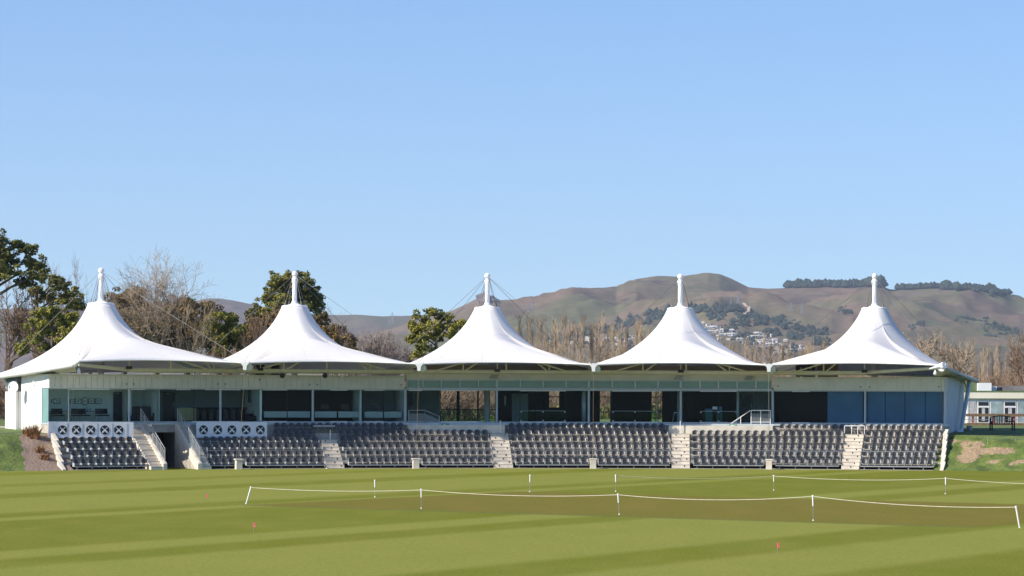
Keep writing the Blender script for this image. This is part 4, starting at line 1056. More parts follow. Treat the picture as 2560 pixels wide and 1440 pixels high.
for x in (2433,2486,2537,2590): fb('post','redpost',x-2,x+2,1071,1034,.062,.2)
fb('wire','galv',2398,2700,1049.2,1048.6,.01,.02)
# thin garden rail on the right bank
r3=empty('bank_rail',W(2472,1118,198)); tag(r3,'thin metal post and wire rail on the right grass bank','fence')
def rb(a,b,rr,name): o=MB(); o.tube(a-r3.location,b-r3.location,rr,rr,5); o.build(name,M['galv'],r3)
pa,pb=W(2470,1094,198),W(2600,1100,198)
for x in (2470,2539,2600): rb(W(x,1122 if x<2500 else 1130,198),W(x,1094+(x-2470)*.05,198),.02,'post')
rb(pa,pb,.010,'wire')
# ------------------------------------------------------------------ flax clumps on the left bank
def flax(px,py,d,n,hgt,label,seed):
    random.seed(seed); s=S(px,d); p=A(s,d); p.z=bank_z(s,d)-.05; o=MB()
    for i in range(n):
        a=random.uniform(0,2*PI); L_=hgt*random.uniform(.6,1.15); out=random.uniform(.15,1.0)*L_*.8; w=.03
        b=Vector((random.uniform(-.25,.25),random.uniform(-.2,.2),0)); dr=Vector((math.cos(a),math.sin(a),0)); sd=Vector((-dr.y,dr.x,0))*w
        pts=[b+dr*(out*t_**1.6)+Vector((0,0,L_*(t_-.45*t_*t_*(out/L_)))) for t_ in (0,.35,.7,1)]
        for k in range(3):
            w0=1-.25*k; w1=.75-.25*k if k<2 else .1
            o.quad(pts[k]-sd*w0,pts[k]+sd*w0,pts[k+1]+sd*w1,pts[k+1]-sd*w1)
    r=empty('flax_plant',p); tag(r,label,'plant','brown flax plants on the gravel slope'); o.build('leaves',M['flax'],r,fix=False)
flax(86,1105,4.2,170,1.15,'large brown flax clump at the top of the gravel slope',1); flax(100,1135,6.2,110,.6,'small brown flax clump halfway down the gravel slope',2); flax(112,1150,7.2,90,.5,'orange brown flax clump at the foot of the gravel slope',3); flax(68,1095,3.6,80,.8,'brown flax clump beside the left grass edge',4)
random.seed(11)

# ------------------------------------------------------------------ trees
def branchy(mb,p,d,L,r,depth,spread,seg=3,up=.15,kids=(3,5),minr=.012,tips=None,shrink=.62,n=4):
    d=d.normalized(); pts=[p]; q=p.copy(); dd=d.copy(); rr=[r]
    for k in range(seg):
        dd=(dd+Vector((random.gauss(0,.17),random.gauss(0,.17),random.gauss(0,.10)+up*.25))).normalized()
        q=q+dd*(L/seg); pts.append(q.copy()); rr.append(r*(1-.62*(k+1)/seg))
    for a,b,ra,rb_ in zip(pts[:-1],pts[1:],rr[:-1],rr[1:]): mb.tube(a,b,max(ra,minr),max(rb_,minr),n if r>.05 else 3,0,False)
    if depth==0:
        if tips is not None: tips.append((pts[-1],dd))
        return
    for k in range(random.randint(*kids)):
        t_=random.uniform(.3,1.0); i=min(seg-1,int(t_*seg)); f=t_*seg-i; b=pts[i].lerp(pts[i+1],f)
        ax=dd.orthogonal(); ax.rotate(Matrix.Rotation(random.uniform(0,2*PI),3,dd)); a=random.uniform(.5,1.1)*spread
        nd=(dd*math.cos(a)+ax*math.sin(a)+Vector((0,0,up))).normalized()
        branchy(mb,b,nd,L*shrink*random.uniform(.7,1.25),rr[i]*.62,depth-1,spread,3 if depth>1 else 2,up,kids,minr,tips,shrink,n)
    branchy(mb,pts[-1],dd,L*shrink,rr[-1],depth-1,spread,3 if depth>1 else 2,up,kids,minr,tips,shrink,n)
def bare_tree(px,base_py,top_py,wpx,Y,label,m_='greytwig',seed=1,depth=4,grp='bare winter trees behind the pavilion',trunk=.3,spread=.80,kids=(3,5),up=.09,minr=.012):
    random.seed(seed); b=W(px,base_py,Y); b.z=2.4; h=ZP(px,top_py,Y)-b.z; wd=wpx*Y/F
    r=empty('bare_tree',b); tag(r,label,'tree',grp)
    t=MB(); c=MB(); 
    tr=[Vector((0,0,-.2)),Vector((random.gauss(0,.1),0,h*trunk*.5)),Vector((random.gauss(0,.2),0,h*trunk))]
    R_=max(.1,h*.022)
    t.tube(tr[0],tr[1],R_*1.2,R_,8); t.tube(tr[1],tr[2],R_,R_*.85,8); t.build('trunk',M['bark'],r,True)
    c.v=[]; n=random.randint(4,6)
    for k in range(n):
        a=2*PI*k/n+random.uniform(-.4,.4); tilt=random.uniform(.12,.75)
        branchy(c,tr[2]-Vector((0,0,random.uniform(0,.25)*h*trunk)),Vector((math.cos(a)*math.sin(tilt),math.sin(a)*math.sin(tilt),math.cos(tilt))),h*.33,R_*.6,depth-1,spread,3,up,kids,minr)
    # fit the crown to the measured size
    zs=[v[2] for v in c.v]; xs=[abs(v[0]) for v in c.v]; xs.sort(); zt=sorted(zs)[-max(1,len(zs)//300)]; xw=xs[int(len(xs)*.985)]
    kz=(h-tr[2].z)/max(.1,(zt-tr[2].z)); kx=(wd/2)/max(.1,xw)
    c.v=[(v[0]*kx,v[1]*kx,tr[2].z+(v[2]-tr[2].z)*kz if v[2]>tr[2].z else v[2]) for v in c.v]
    c.build('crown',M[m_],r,fix=False); return r
def leafpad(mb,c,rx,ry,rz,n,size,m=0):
    ph=[random.uniform(0,6) for _ in range(3)]
    for i in range(n):
        v=Vector((random.gauss(0,1),random.gauss(0,1),random.gauss(0,1))).normalized()
        k=(.55+.45*random.random()**.6)*(1+.22*math.sin(v.x*5+ph[0])*math.sin(v.z*6+ph[1])+.15*math.sin(v.y*7+ph[2]))
        p=Vector((c[0]+v.x*rx*k,c[1]+v.y*ry*k,c[2]+v.z*rz*k))
        nrm=(v+Vector((random.gauss(0,.6),random.gauss(0,.6),random.gauss(0,.6)))).normalized()
        u=nrm.orthogonal().normalized(); u.rotate(Matrix.Rotation(random.uniform(0,6.3),3,nrm)); w=nrm.cross(u)
        s=size*random.uniform(.6,1.4)
        mb.quad(p-u*s-w*s*.45,p+u*s-w*s*.35,p+u*s*.8+w*s*.45,p-u*s*.9+w*s*.4,m)
def pad_tree(name,px,base_py,Y,pads,label,m_='pine',seed=1,dens=46,size=.105,lean=0,trunk_px=None,grp=None,extra=None):
    """pads: (px,py,halfwidth px,halfheight px) measured on the photograph, set at this tree's own distance"""
    random.seed(seed); b=W(trunk_px or px,base_py,Y); b.z=2.3; r=empty(name,b); tag(r,label,'tree',grp)
    k=Y/F; cs=[]; fo=MB()
    for (x,y,w,h_) in pads:
        c=W(x,y,Y); c.y+=random.uniform(-.8,.8)*w*k; c=c-b; cs.append((c,w*k,h_*k))
    top=max(c.z for c,_,_ in cs); t=MB(); tr=[Vector((0,0,-.3)),Vector((lean*.3,0,top*.4)),Vector((lean,0,top*.9))]
    R_=max(.16,top*.022); t.tube(tr[0],tr[1],R_*1.3,R_,8); t.tube(tr[1],tr[2],R_,R_*.4,8); to=t.build('trunk',M['bark'],r,True)
    l=MB()
    for c,w,h_ in cs:
        z=max(top*.15,min(top*.85,c.z-abs(c.x)*.5)); f=min(1,max(0,(z-tr[1].z)/(tr[2].z-tr[1].z))); a=tr[1].lerp(tr[2],f) if z>tr[1].z else tr[0].lerp(tr[1],z/tr[1].z)
        m1=a.lerp(c,.5)+Vector((0,0,.2)); l.tube(a,m1,R_*.4,R_*.25,5,0,False); l.tube(m1,c,R_*.25,.03,5,0,False)
        for q in range(3): 
            e=c+Vector((random.uniform(-.8,.8)*w,random.uniform(-.6,.6)*w,random.uniform(-.3,.6)*h_)); l.tube(m1.lerp(c,.5),e,.05,.02,4,0,False)
    l.build('limbs',M['bark'],r,fix=False)
    for c,w,h_ in cs:
        # each pad is several smaller tufts
        nt=max(20,int(w*h_*26))
        for q in range(nt):
            u,v_,z_=random.gauss(0,.55),random.gauss(0,.55),random.gauss(0,.5)
            rr=max(.24,min(w,h_)*random.uniform(.26,.58))
            leafpad(fo,(c.x+u*w,c.y+v_*w*.8,c.z+z_*h_),rr*1.15,rr*1.1,rr*.8,int(dens*rr*rr*9)+12,size)
    fo.build('crown',M[m_] if isinstance(m_,str) else m_,r,fix=False); return r
GP='pines and cypresses behind the pavilion'
pad_tree('pine_tree',5,1080,246,[(-10,600,30,28),(40,612,28,14),(74,622,26,13),(12,640,36,18),(70,655,32,14),(30,680,40,16),(95,690,24,16),(60,706,28,14),(-20,660,40,40),(100,664,14,12)],'tall dark pine with flat layered branches at the far left edge','pine',3,lean=0,trunk_px=-18,grp=GP)
pad_tree('pine_tree',130,1080,252,[(150,718,30,15),(175,735,20,10),(118,742,34,12),(165,752,30,9),(88,728,20,12),(190,764,16,6),(140,700,16,8)],'dark spreading cedar branches right of the tall pine','pine',4,trunk_px=92,grp=GP)
pad_tree('pine_tree',130,1080,236,[(118,783,26,20),(150,800,28,20),(95,805,24,20),(175,800,20,18),(190,830,18,20),(120,830,30,16),(160,838,24,16),(90,845,18,14),(120,870,26,16),(185,862,16,14),(55,870,16,16)],'bright yellow green pine low behind the left canopy slope','pinelit',5,grp=GP)
pad_tree('cypress_tree',310,1080,252,[(310,745,38,26),(285,770,22,30),(340,770,34,34),(300,800,36,30),(350,810,30,34),(325,845,40,30),(370,850,26,26),(330,735,18,14)],'brown green rounded cypress behind the first canopy','cypress',6,grp=GP)
pad_tree('cypress_tree',470,1080,256,[(450,780,30,26),(490,772,36,24),(520,790,24,24),(420,810,30,28),(470,815,36,30),(440,850,40,30),(500,850,36,30),(400,850,24,26),(540,880,24,20)],'broad brown cypress between the first two canopies','cypress',7,grp=GP)
pad_tree('pine_tree',550,1080,244,[(548,792,26,16),(575,800,22,16),(530,815,22,18),(565,825,30,18),(590,832,16,16),(545,845,24,14),(580,855,18,12),(560,878,20,14)],'small bright green pine with dark base left of the second canopy','pinelit',8,grp=GP)
pad_tree('pine_tree',735,1080,262,[(700,698,26,16),(735,690,20,8),(765,700,22,14),(690,725,30,20),(780,725,18,20),(735,720,34,24),(672,750,20,16),(710,755,34,24),(765,755,32,26),(792,765,12,20),(650,775,16,12),(630,800,18,14),(618,825,12,14),(665,800,26,20),(700,800,30,26),(760,800,30,24),(640,830,24,20)],'large dense green pine behind the second mast','pine',9,dens=52,grp=GP)
pad_tree('cypress_tree',630,1080,250,[(650,820,30,26),(620,850,26,22),(680,800,24,26),(600,880,22,16),(800,810,16,24),(815,835,18,22),(790,840,20,26),(840,850,16,14),(700,830,30,30)],'low brown green cypress growing under the large pine','cypress',10,grp=GP)
pad_tree('cypress_tree',840,1080,258,[(835,822,14,16),(850,840,16,16),(870,850,12,8),(840,860,20,18),(865,875,20,16)],'dark olive bush right of the second canopy','cypress',12,grp=GP)
pad_tree('pine_tree',1090,1080,268,[(1085,782,20,10),(1060,798,24,14),(1110,795,24,12),(1040,820,18,16),(1080,818,28,16),(1130,815,24,12),(1150,808,12,8),(1050,845,24,14),(1090,842,26,16),(1125,838,16,10),(1030,850,12,10),(1060,868,22,14),(1045,885,18,12)],'open crowned pine left of the middle canopy','pinelit',13,dens=38,grp=GP)
bare_tree(385,1080,638,250,240,'tall pale bare tree with fine branches between first and second masts','paletwig',21,5,kids=(3,5),minr=.011,trunk=.42)
bare_tree(480,1080,740,150,238,'pale bare tree with twisted branches before the brown cypress','paletwig',22,4)
bare_tree(150,1080,652,150,256,'grey bare tree rising behind the cedar at far left','greytwig',23,5,kids=(3,4))
bare_tree(30,1080,700,170,249,'brown twiggy bare tree below the tall pine','browntwig',24,5,kids=(3,4),minr=.022)
bare_tree(90,1080,770,130,243,'low brown bare tree at the left beside the cable','browntwig',25,4,minr=.02)
bare_tree(225,1080,700,120,258,'thin grey bare tree behind the first mast','greytwig',26,4)
bare_tree(560,1080,862,110,234,'brown twiggy scrub tree in the first canopy valley','browntwig',27,4,minr=.02)
bare_tree(655,1080,778,110,243,'brown bare tree left of the second canopy slope','browntwig',28,4,minr=.02)
bare_tree(825,1080,775,100,255,'thin grey bare tree right of the large pine','greytwig',29,4)
for i,(x,t_,w,l) in enumerate(((888,842,90,'first'),(925,828,110,'second'),(965,834,110,'third'),(1000,846,80,'fourth'))):
    bare_tree(x,1080,t_,w,280+i*3,'grey purple bare tree in the valley left of the middle canopy, %s from the left'%l,'greytwig',31+i,5,kids=(3,4),minr=.022)
for i,(x,t_,w,l) in enumerate(((2225,870,120,'brown bare tree just right of the last canopy peak'),(2290,832,130,'round topped bare tree right of the last canopy'),(2350,838,120,'round bare tree beside the leaning cable at right'),(2395,850,90,'bare tree above the right roof corner'),(2560,830,90,'dark brown bare tree at the right frame edge'))):
    bare_tree(x,1080,t_,w,300+i*3,l,'browntwig' if i in (4,) else 'paletwig',41+i,4,minr=.025)
# low scrub closing the gaps beneath the crowns
random.seed(5)
SC=MB()
for i in range(150):
    px=random.uniform(-60,1250); Y=random.uniform(262,285); b=W(px,1070,Y); b.z=2.4; h=random.uniform(2.2,4.6)
    for k in range(9):
        a=random.uniform(0,6.28); branchy(SC,b,Vector((math.cos(a)*.6,math.sin(a)*.6,1)),h*.5,.05,2,.6,2,.2,(2,4),.022)
tag(SC.build('scrub',M['browntwig'],fix=False),'brown leafless undergrowth along the back of the pavilion','undergrowth',kind='stuff')
# poplars: five shapes, many individuals
random.seed(77); pop=[]
for v in range(6):
    h=16.0; t=MB(); c=MB(); x=0;y=0; P=[Vector((0,0,-.3))]
    for k in range(6): x+=random.gauss(0,.10); y+=random.gauss(0,.1); P.append(Vector((x,y,h*(k+1)/6)))
    for k in range(6): t.tube(P[k],P[k+1],.16*(1-k/6.3),.16*(1-(k+1)/6.3),6,0,False)
    for q in range(54):
        z=random.uniform(.08,.93)*h; f=z/h*6; i=int(f); b=P[i].lerp(P[i+1],f-i); a=random.uniform(0,2*PI); tilt=random.uniform(.10,.34)
        L=random.uniform(1.4,3.6)*(1-.55*z/h); d=Vector((math.cos(a)*math.sin(tilt),math.sin(a)*math.sin(tilt),math.cos(tilt)))
        branchy(c,b,d,L,.05,1,.38,3,.35,(5,7),.020,shrink=.5)
    pop.append((t.mesh('trunk',M['poplartwig'],False,False),c.mesh('crown',M['poplartwig'],False,False)))
def tops(px):   # measured top line of the poplar row
    pts=[(1180,860),(1290,815),(1330,800),(1400,792),(1450,800),(1500,802),(1570,800),(1640,815),(1700,822),(1800,835),(1900,840),(2000,842),(2060,850),(2150,858),(2230,862),(2330,872),(2420,878),(2480,870),(2560,858),(2700,850)]
    for (a,b),(c,d) in zip(pts[:-1],pts[1:]):
        if a<=px<=c: return b+(d-b)*(px-a)/(c-a)
    return 860
plist=[]; random.seed(78)
for row,(Y,lo,n) in enumerate(((322,12,80),(345,2,90),(372,-8,84))):
    for i in range(n):
        px=1075+(2640-1075)*(i+random.uniform(-.3,.3))/(n-1)
        if px<1180 and row: continue
        top=tops(px)+lo+random.choice((random.uniform(-14,8),random.uniform(8,44)))
        if px<1180: top=random.uniform(880,900)
        if 1740<px<2100 or px<1270: top+=random.uniform(0,30)
        if random.random()<.12: top-=random.uniform(5,18)
        plist.append((px,top,Y+random.uniform(-8,8),row))
plist.sort()
where=lambda x:('left of the middle canopy' if x<1218 else 'between the middle and fourth canopies' if x<1700 else 'between the fourth and last canopies' if x<2184 else 'right of the last canopy')
zc={}
for px,top,Y,row in plist:
    v=random.randrange(6); h=ZP(px,top,Y)-2.4; k=h/16.0
    o=empty('poplar_tree',((px-CX)*Y/F,Y,2.4),random.uniform(0,6.28)); o.scale=(k*random.uniform(.6,.95),k*random.uniform(.6,.95),k)
    key=(where(px),row); zc[key]=zc.get(key,0)+1
    tag(o,'bare tan poplar, %s row, %s, %s from the left'%(['near','middle','far'][row],where(px),ordn(zc[key])),'tree','bare poplars in rows behind the pavilion')
    for nn,mm in zip(('trunk','crown'),pop[v]):
        c=bpy.data.objects.new(nn,mm); COL.objects.link(c); c.parent=o
# low brown brushwood between the poplars
random.seed(6); SC=MB()
for i in range(620):
    px=random.uniform(1030,2640); Y=random.uniform(312,385); b=W(px,1070,Y); b.z=2.4
    for k in range(5):
        a=random.uniform(0,6.28); branchy(SC,b,Vector((math.cos(a)*.35,math.sin(a)*.35,1)),random.uniform(1.8,4.0),.05,1,.45,2,.25,(4,6),.026)
tag(SC.build('brushwood',M['browntwig'],fix=False),'brown leafless brushwood among the poplar trunks','undergrowth',kind='stuff')
# hedge seen through the hall
random.seed(8); o=MB()
for i in range(60): 
    leafpad(o,((1060+i*16-CX)*290/F,290+random.uniform(-1,1),2.9+random.uniform(-.2,.5)),.8,.8,.8,90,.16)
tag(o.build('hedge',M['pine'],fix=False),'low green hedge seen through the rear windows of the middle hall','hedge')

# ------------------------------------------------------------------ hills
def interp(pts,x):
    if x<=pts[0][0]: return pts[0][1]
    for (a,b),(c,d) in zip(pts[:-1],pts[1:]):
        if a<=x<=c:
            t_=(x-a)/(c-a); return b+(d-b)*t_
    return pts[-1][1]
RIDGE=[(700,880),(950,830),(1060,800),(1130,778),(1165,762),(1190,749),(1198,741),(1222,740),(1238,746),(1250,753),(1290,751),(1335,751),(1370,742),(1400,731),(1430,727),(1480,728),(1540,731),(1560,717),(1590,706),(1640,703),(1700,702),(1735,694),(1770,687),(1800,690),(1830,702),(1870,721),(1920,724),(1965,722),(2010,718),(2100,718),(2200,716),(2225,725),(2270,726),(2330,722),(2400,722),(2480,734),(2520,744),(2560,752),(2700,760),(3100,800)]
FAR=[(-3000,800),(-1500,778),(-600,790),(-100,775),(150,770),(210,762),(260,768),(330,765),(400,752),(418,745),(428,742),(440,750),(480,752),(520,745),(545,745),(580,749),(620,758),(700,775),(760,783),(830,786),(900,787),(960,790),(1000,788),(1060,785),(1120,786),(1250,800),(1500,830)]
def hillz(px,Y,prof,Y0,Y1,amp,seed,powr=.9):
    zr=ZP(px,interp(prof,px),Y1)
    t_=(Y-Y0)/(Y1-Y0); X=(px-CX)*Y/F
    if t_<=1: s_=max(0,t_)**powr
    else: s_=max(0,1-(t_-1)*1.5)
    z=2+zr*s_
    n=0
    for o_,(f,a_) in enumerate(((1/900,1),(1/380,.5),(1/150,.22),(1/60,.09))):
        v=noise.noise(Vector((X*f+seed,Y*f*.6,o_*7.1))); n+=a_*(1-abs(v)*2.2)
    z+=amp*(n-.75)*math.sin(PI*min(1,max(0,t_)))**.7
    return z
def hillmesh(name,prof,p0,p1,Y0,Y1,amp,seed,mt,label,nx=620,ny=120,powr=.9):
    v=[];f=[]
    for i in range(nx+1):
        px=p0+(p1-p0)*i/nx
        for j in range(ny+1):
            Y=Y0+(Y1*1.25-Y0)*j/ny; v.append(((px-CX)*Y/F,Y,hillz(px,Y,prof,Y0,Y1,amp,seed,powr)))
    for i in range(nx):
        for j in range(ny): a=i*(ny+1)+j; f.append((a,a+ny+1,a+ny+2,a+1))
    me=bpy.data.meshes.new(name); me.from_pydata(v,[],f); me.materials.append(mt); me.polygons.foreach_set('use_smooth',[True]*len(f)); me.update()
    o=bpy.data.objects.new(name,me); COL.objects.link(o); tag(o,label,'hill',kind='structure'); return o
def hillmat(name,c1,c2,c3):
    m=bpy.data.materials.new(name); m.use_nodes=True; nt=m.node_tree; N=nt.nodes; L=nt.links
    b=N['Principled BSDF']; b.inputs['Roughness'].default_value=1; b.inputs['Specular IOR Level'].default_value=0
    geo=N.new('ShaderNodeNewGeometry')
    def nz(scale,det,dist=0):
        z=N.new('ShaderNodeTexNoise'); z.inputs['Scale'].default_value=scale; z.inputs['Detail'].default_value=det; z.inputs['Distortion'].default_value=dist; L.new(geo.outputs['Position'],z.inputs['Vector']); return z.outputs['Fac']
    def mr(s,a,b_):
        r=N.new('ShaderNodeMapRange'); r.inputs[1].default_value=a; r.inputs[2].default_value=b_; L.new(s,r.inputs[0]); return r.outputs[0]
    x=N.new('ShaderNodeMix'); x.data_type='RGBA'; x.inputs[6].default_value=(*c1,1); x.inputs[7].default_value=(*c2,1); L.new(mr(nz(.0022,8,.6),.42,.58),x.inputs[0])
    y=N.new('ShaderNodeMix'); y.data_type='RGBA'; L.new(x.outputs[2],y.inputs[6]); y.inputs[7].default_value=(*c3,1); L.new(mr(nz(.006,10,.8),.56,.66),y.inputs[0])
    w=N.new('ShaderNodeMix'); w.data_type='RGBA'; w.blend_type='MULTIPLY'; w.inputs[0].default_value=.5; L.new(y.outputs[2],w.inputs[6]); r=N.new('ShaderNodeValToRGB'); L.new(nz(.05,10),r.inputs[0]); r.color_ramp.elements[0].position=.35; r.color_ramp.elements[1].position=.65; r.color_ramp.elements[0].color=(.5,.5,.5,1); L.new(r.outputs[0],w.inputs[7])
    L.new(w.outputs[2],b.inputs['Base Color']); return m
HY0,HY1=4300,7200
hm=hillmat('hill_tussock',(.178,.128,.094),(.124,.122,.070),(.115,.085,.068))
hillmesh('hills',RIDGE,640,3100,HY0,HY1,62,3.3,hm,'brown and olive tussock hills behind the poplars')
hillmesh('distant_hills',FAR,-3000,1500,7800,9600,45,9.1,hillmat('far_hill',(.15,.11,.09),(.12,.11,.07),(.09,.07,.06)),'more distant hazy ridge at the left',powr=.9,nx=500,ny=60)
def onhill(px,py,prof=RIDGE,Y0=HY0,Y1=HY1,amp=62,seed=3.3):
    Y=Y0
    while Y<Y1*1.02:
        z=hillz(px,Y,prof,Y0,Y1,amp,seed); sy=YH+ROLL*(px-CX)-(z-H)*F/Y
        if sy<=py: return Vector(((px-CX)*Y/F,Y,z))
        Y+=25
    return Vector(((px-CX)*Y1/F,Y1,hillz(px,Y1,prof,Y0,Y1,amp,seed)))
# rocky tors
def crag(px,py,w,h,seed,label,prof,Y0,Y1,amp,sd):
    p=onhill(px,py,prof,Y0,Y1,amp,sd); random.seed(seed); k=p.y/F; bm=bmesh.new(); bmesh.ops.create_icosphere(bm,subdivisions=4,radius=1)
    for v in bm.verts:
        n=1+.5*noise.noise(v.co*1.7+Vector((seed,0,0)))+.25*noise.noise(v.co*4+Vector((seed,5,0))); v.co=Vector((v.co.x*w*k*n,v.co.y*w*k*n,v.co.z*h*k*n))
    me=bpy.data.meshes.new('crag'); bm.to_mesh(me); bm.free(); me.materials.append(mat('rock%d'%seed,(.13,.11,.11),.9,.4,.02)); o=bpy.data.objects.new('rocky_crag',me); COL.objects.link(o); o.location=p; tag(o,label,'rock')
crag(1213,752,24,17,1,'grey rocky crag on the skyline behind the middle mast',RIDGE,HY0,HY1,62,3.3); crag(428,752,14,14,2,'small grey rocky crag on the far left ridge',FAR,7800,9600,45,9.1)
# woods on the hills
def grove(name,pts,n,hpx,label,seed,prof=RIDGE):
    random.seed(seed); mb=MB()
    for i in range(n):
        x0,y0,w,h=random.choice(pts) if len(pts)<4 else pts[min(len(pts)-1,int(len(pts)*random.random()))]
        p=onhill(x0+random.uniform(-w,w),y0+random.uniform(-h,h)); k=p.y/F; H_=hpx*k*random.uniform(.55,1.0)*(.75+.9*abs(noise.noise(Vector((p.x*.012,p.y*.004,seed)))))*1.15; R_=H_*random.uniform(.35,.62)
        b=len(mb.v); nn=7
        prof_=((.25,.0),(1,.28),(.85,.55),(.5,.82),(.08,1.0))
        for rr,zz in prof_:
            for q in range(nn): a=2*PI*q/nn; j=random.uniform(.7,1.3); mb.v.append((p.x+R_*rr*j*math.cos(a),p.y+R_*rr*j*math.sin(a),p.z-2+H_*zz*random.uniform(.92,1.05)))
        for a_ in range(4):
            for q in range(nn): c=(q+1)%nn; mb.f.append((b+a_*nn+q,b+a_*nn+c,b+(a_+1)*nn+c,b+(a_+1)*nn+q)); mb.m.append(0)
    tag(mb.build(name,M['farpine'],fix=False),label,'wood',kind='stuff')
grove('pine_wood',[(1985,719,18,2),(2020,719,30,2),(2060,718,30,2),(2090,718,22,2),(2120,718,30,2),(2160,717,30,2),(2190,718,18,2)],260,24,'dark pine wood along the ridge left of the last mast',1)
grove('pine_wood',[(2262,725,20,2),(2300,723,30,2),(2340,723,30,2),(2380,724,28,2),(2420,726,26,2),(2460,732,26,2),(2500,740,24,2)],230,20,'dark pine wood along the ridge at the right',2)
grove('pine_wood',[(1740,778,16,6),(1780,776,30,8),(1820,778,28,8),(1845,782,14,8),(1790,798,24,5),(1870,800,24,8),(1900,806,20,8),(1850,812,24,6)],300,15,'dark plantation above the hillside suburb',3)
grove('pine_wood',[(1640,795,22,8),(1600,806,26,8),(1560,815,20,8),(1520,828,24,8),(1470,835,24,8),(1420,848,30,10),(1390,860,20,8),(1680,790,14,8)],330,15,'dark belt of trees running down the hill behind poplars',4)
grove('pine_wood',[(1945,806,16,8),(1975,815,26,8),(2010,825,24,8),(2040,835,26,8),(1990,845,22,6),(1930,840,22,8),(2050,858,24,8)],260,13,'dark trees on the slope right of the suburb',5)
grove('pine_wood',[(2105,776,10,4),(2120,782,10,4),(2410,800,22,5),(2440,806,28,6),(2480,818,28,7),(2520,830,26,8),(2550,846,22,8),(2490,840,30,8),(2300,812,14,5),(2280,820,10,4)],280,9,'dark gorse patches on the right hillside',6)
grove('pine_wood',[(1760,830,30,14),(1810,832,30,14),(1860,850,36,16),(1910,866,36,16),(1960,880,34,12),(1480,866,60,10),(1560,872,60,12)],420,9,'scattered garden trees among the hillside houses',7)
# houses on the hill
random.seed(21)
hw=MB(); hw.box(-6,6,-4,4,-2,3.4); me_hw=hw.mesh('wall',M['housewhite']); hr=MB(); hr.hexa([(-6.6,-4.6,3.41),(6.6,-4.6,3.41),(6.6,4.6,3.41),(-6.6,4.6,3.41),(-4,-.2,5.6),(4,-.2,5.6),(4,.2,5.6),(-4,.2,5.6)]); me_hr=hr.mesh('roof',M['houseroof'])
ww=MB()
for x in (-4,0,4): ww.box(x-1.1,x+1.1,-4.05,-4.001,.8,2.4)
me_ww=ww.mesh('window',M['door']); me_ho=me_hw.copy(); me_ho.materials[0]=M['orange']; me_hr2=me_hr.copy(); me_hr2.materials[0]=M['housewhite']
hs=[]
for x,y,w,h,n in ((1772,822,26,8,14),(1800,836,40,10,22),(1850,846,60,10,24),(1895,852,50,14,16),(1935,862,36,10,14),(1970,880,36,10,14),(1520,851,60,7,14),(1450,856,40,5,5),(1530,868,20,4,4),(1560,846,30,5,6)):
    for i in range(n): hs.append((x+random.uniform(-w,w),y+random.uniform(-h,h)))
hs.append((1885,809)); hs.sort(); hc=0
for x,y in hs:
    p=onhill(x,y); o=empty('hillside_house',p,random.uniform(-.7,.7)); k=random.uniform(.45,.85); o.scale=(k*random.uniform(.8,1.3),k,k); hc+=1; org=abs(y-809)<.01
    dark=random.random()<.45
    tag(o,'orange hillside house above the white suburb' if org else 'tiny white house with %s roof on the hillside suburb, %s from the left'%('grey' if dark else 'pale',ordn(hc)),'house','houses of the hillside suburb')
    for nn,mm in (('wall',me_ho if org else me_hw),('roof',me_hr if dark else me_hr2),('window',me_ww)):
        c=bpy.data.objects.new(nn,mm); COL.objects.link(c); c.parent=o
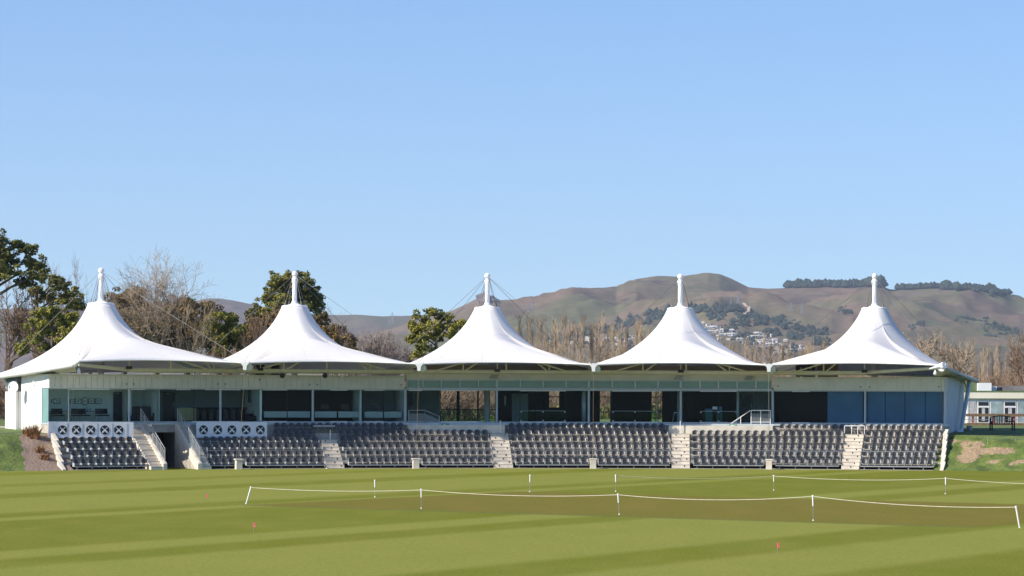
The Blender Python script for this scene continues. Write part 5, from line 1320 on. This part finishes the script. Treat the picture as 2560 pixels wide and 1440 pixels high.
# pylons
def pylon(px,py,hpx,label,prof=RIDGE,args=(HY0,HY1,62,3.3)):
    p=onhill(px,py,prof,*args); k=p.y/F; Hh=hpx*k; r=empty('power_pylon',p,.3); tag(r,label,'pylon','lattice power pylons on the hills')
    o=MB(); w=Hh*.13; th=.35
    lv=[(w,0),(w*.62,Hh*.3),(w*.35,Hh*.55),(w*.2,Hh*.75),(w*.05,Hh)]
    for (a,za),(b,zb) in zip(lv[:-1],lv[1:]):
        for sx in (-1,1):
            for sy in (-1,1): o.tube((sx*a,sy*a,za),(sx*b,sy*b,zb),th,th,4)
            o.tube((sx*a,-a,za),(-sx*b,-b,zb),th*.6,th*.6,3)
    o.build('tower',M['galv'],r); o=MB()
    for z,l_ in ((.68,.2),(.80,.16),(.92,.12)): o.tube((-Hh*l_,0,Hh*z),(Hh*l_,0,Hh*z),th*.8,th*.8,4)
    o.build('cross_arms',M['galv'],r)
for a in ((1844,762,28,'pylon just above the dark plantation, taller of the two'),(1826,762,20,'smaller pylon left of the tall one above the plantation'),(2004,786,30,'taller pylon on the slope left of the last canopy'),(1978,783,22,'smaller pylon on the slope left of the last canopy'),(1329,775,24,'pylon on the ridge right of the middle mast'),(1319,783,18,'small pylon just left of the one beside the middle mast')): pylon(*a)
pylon(980,812,30,'pylon on the far ridge in the valley left of middle canopy',FAR,(7800,9600,45,9.1)); pylon(972,815,20,'faint small pylon left of the taller far pylon',FAR,(7800,9600,45,9.1))
# pale track
o=MB(); P=[onhill(x,y)+Vector((0,0,1.0)) for x,y in ((1858,762),(1866,768),(1872,772),(1870,780),(1862,787),(1857,794))]
for a,b in zip(P[:-1],P[1:]): o.quad(a-Vector((3,0,0)),a+Vector((3,0,0)),b+Vector((3,0,0)),b-Vector((3,0,0)))
tag(o.build('dirt_track',mat('track_dirt',(.42,.33,.26),.9,.1,.1)),'pale winding dirt track on the hill beside the plantation','path',kind='structure')
# haze -----------------------------------------------------------------
hz=MB(); hz.box(-6000,6000,-300,12500,-1.5,700); m=bpy.data.materials.new('haze'); m.use_nodes=True; nt=m.node_tree; nt.nodes.remove(nt.nodes['Principled BSDF'])
v=nt.nodes.new('ShaderNodeVolumePrincipled'); v.inputs['Density'].default_value=4.2e-5; v.inputs['Color'].default_value=(.72,.83,1,1); v.inputs['Anisotropy'].default_value=.2; nt.links.new(v.outputs[0],nt.nodes['Material Output'].inputs['Volume'])
tag(hz.build('haze',m),'thin blue air over the plain and hills','haze',kind='stuff')
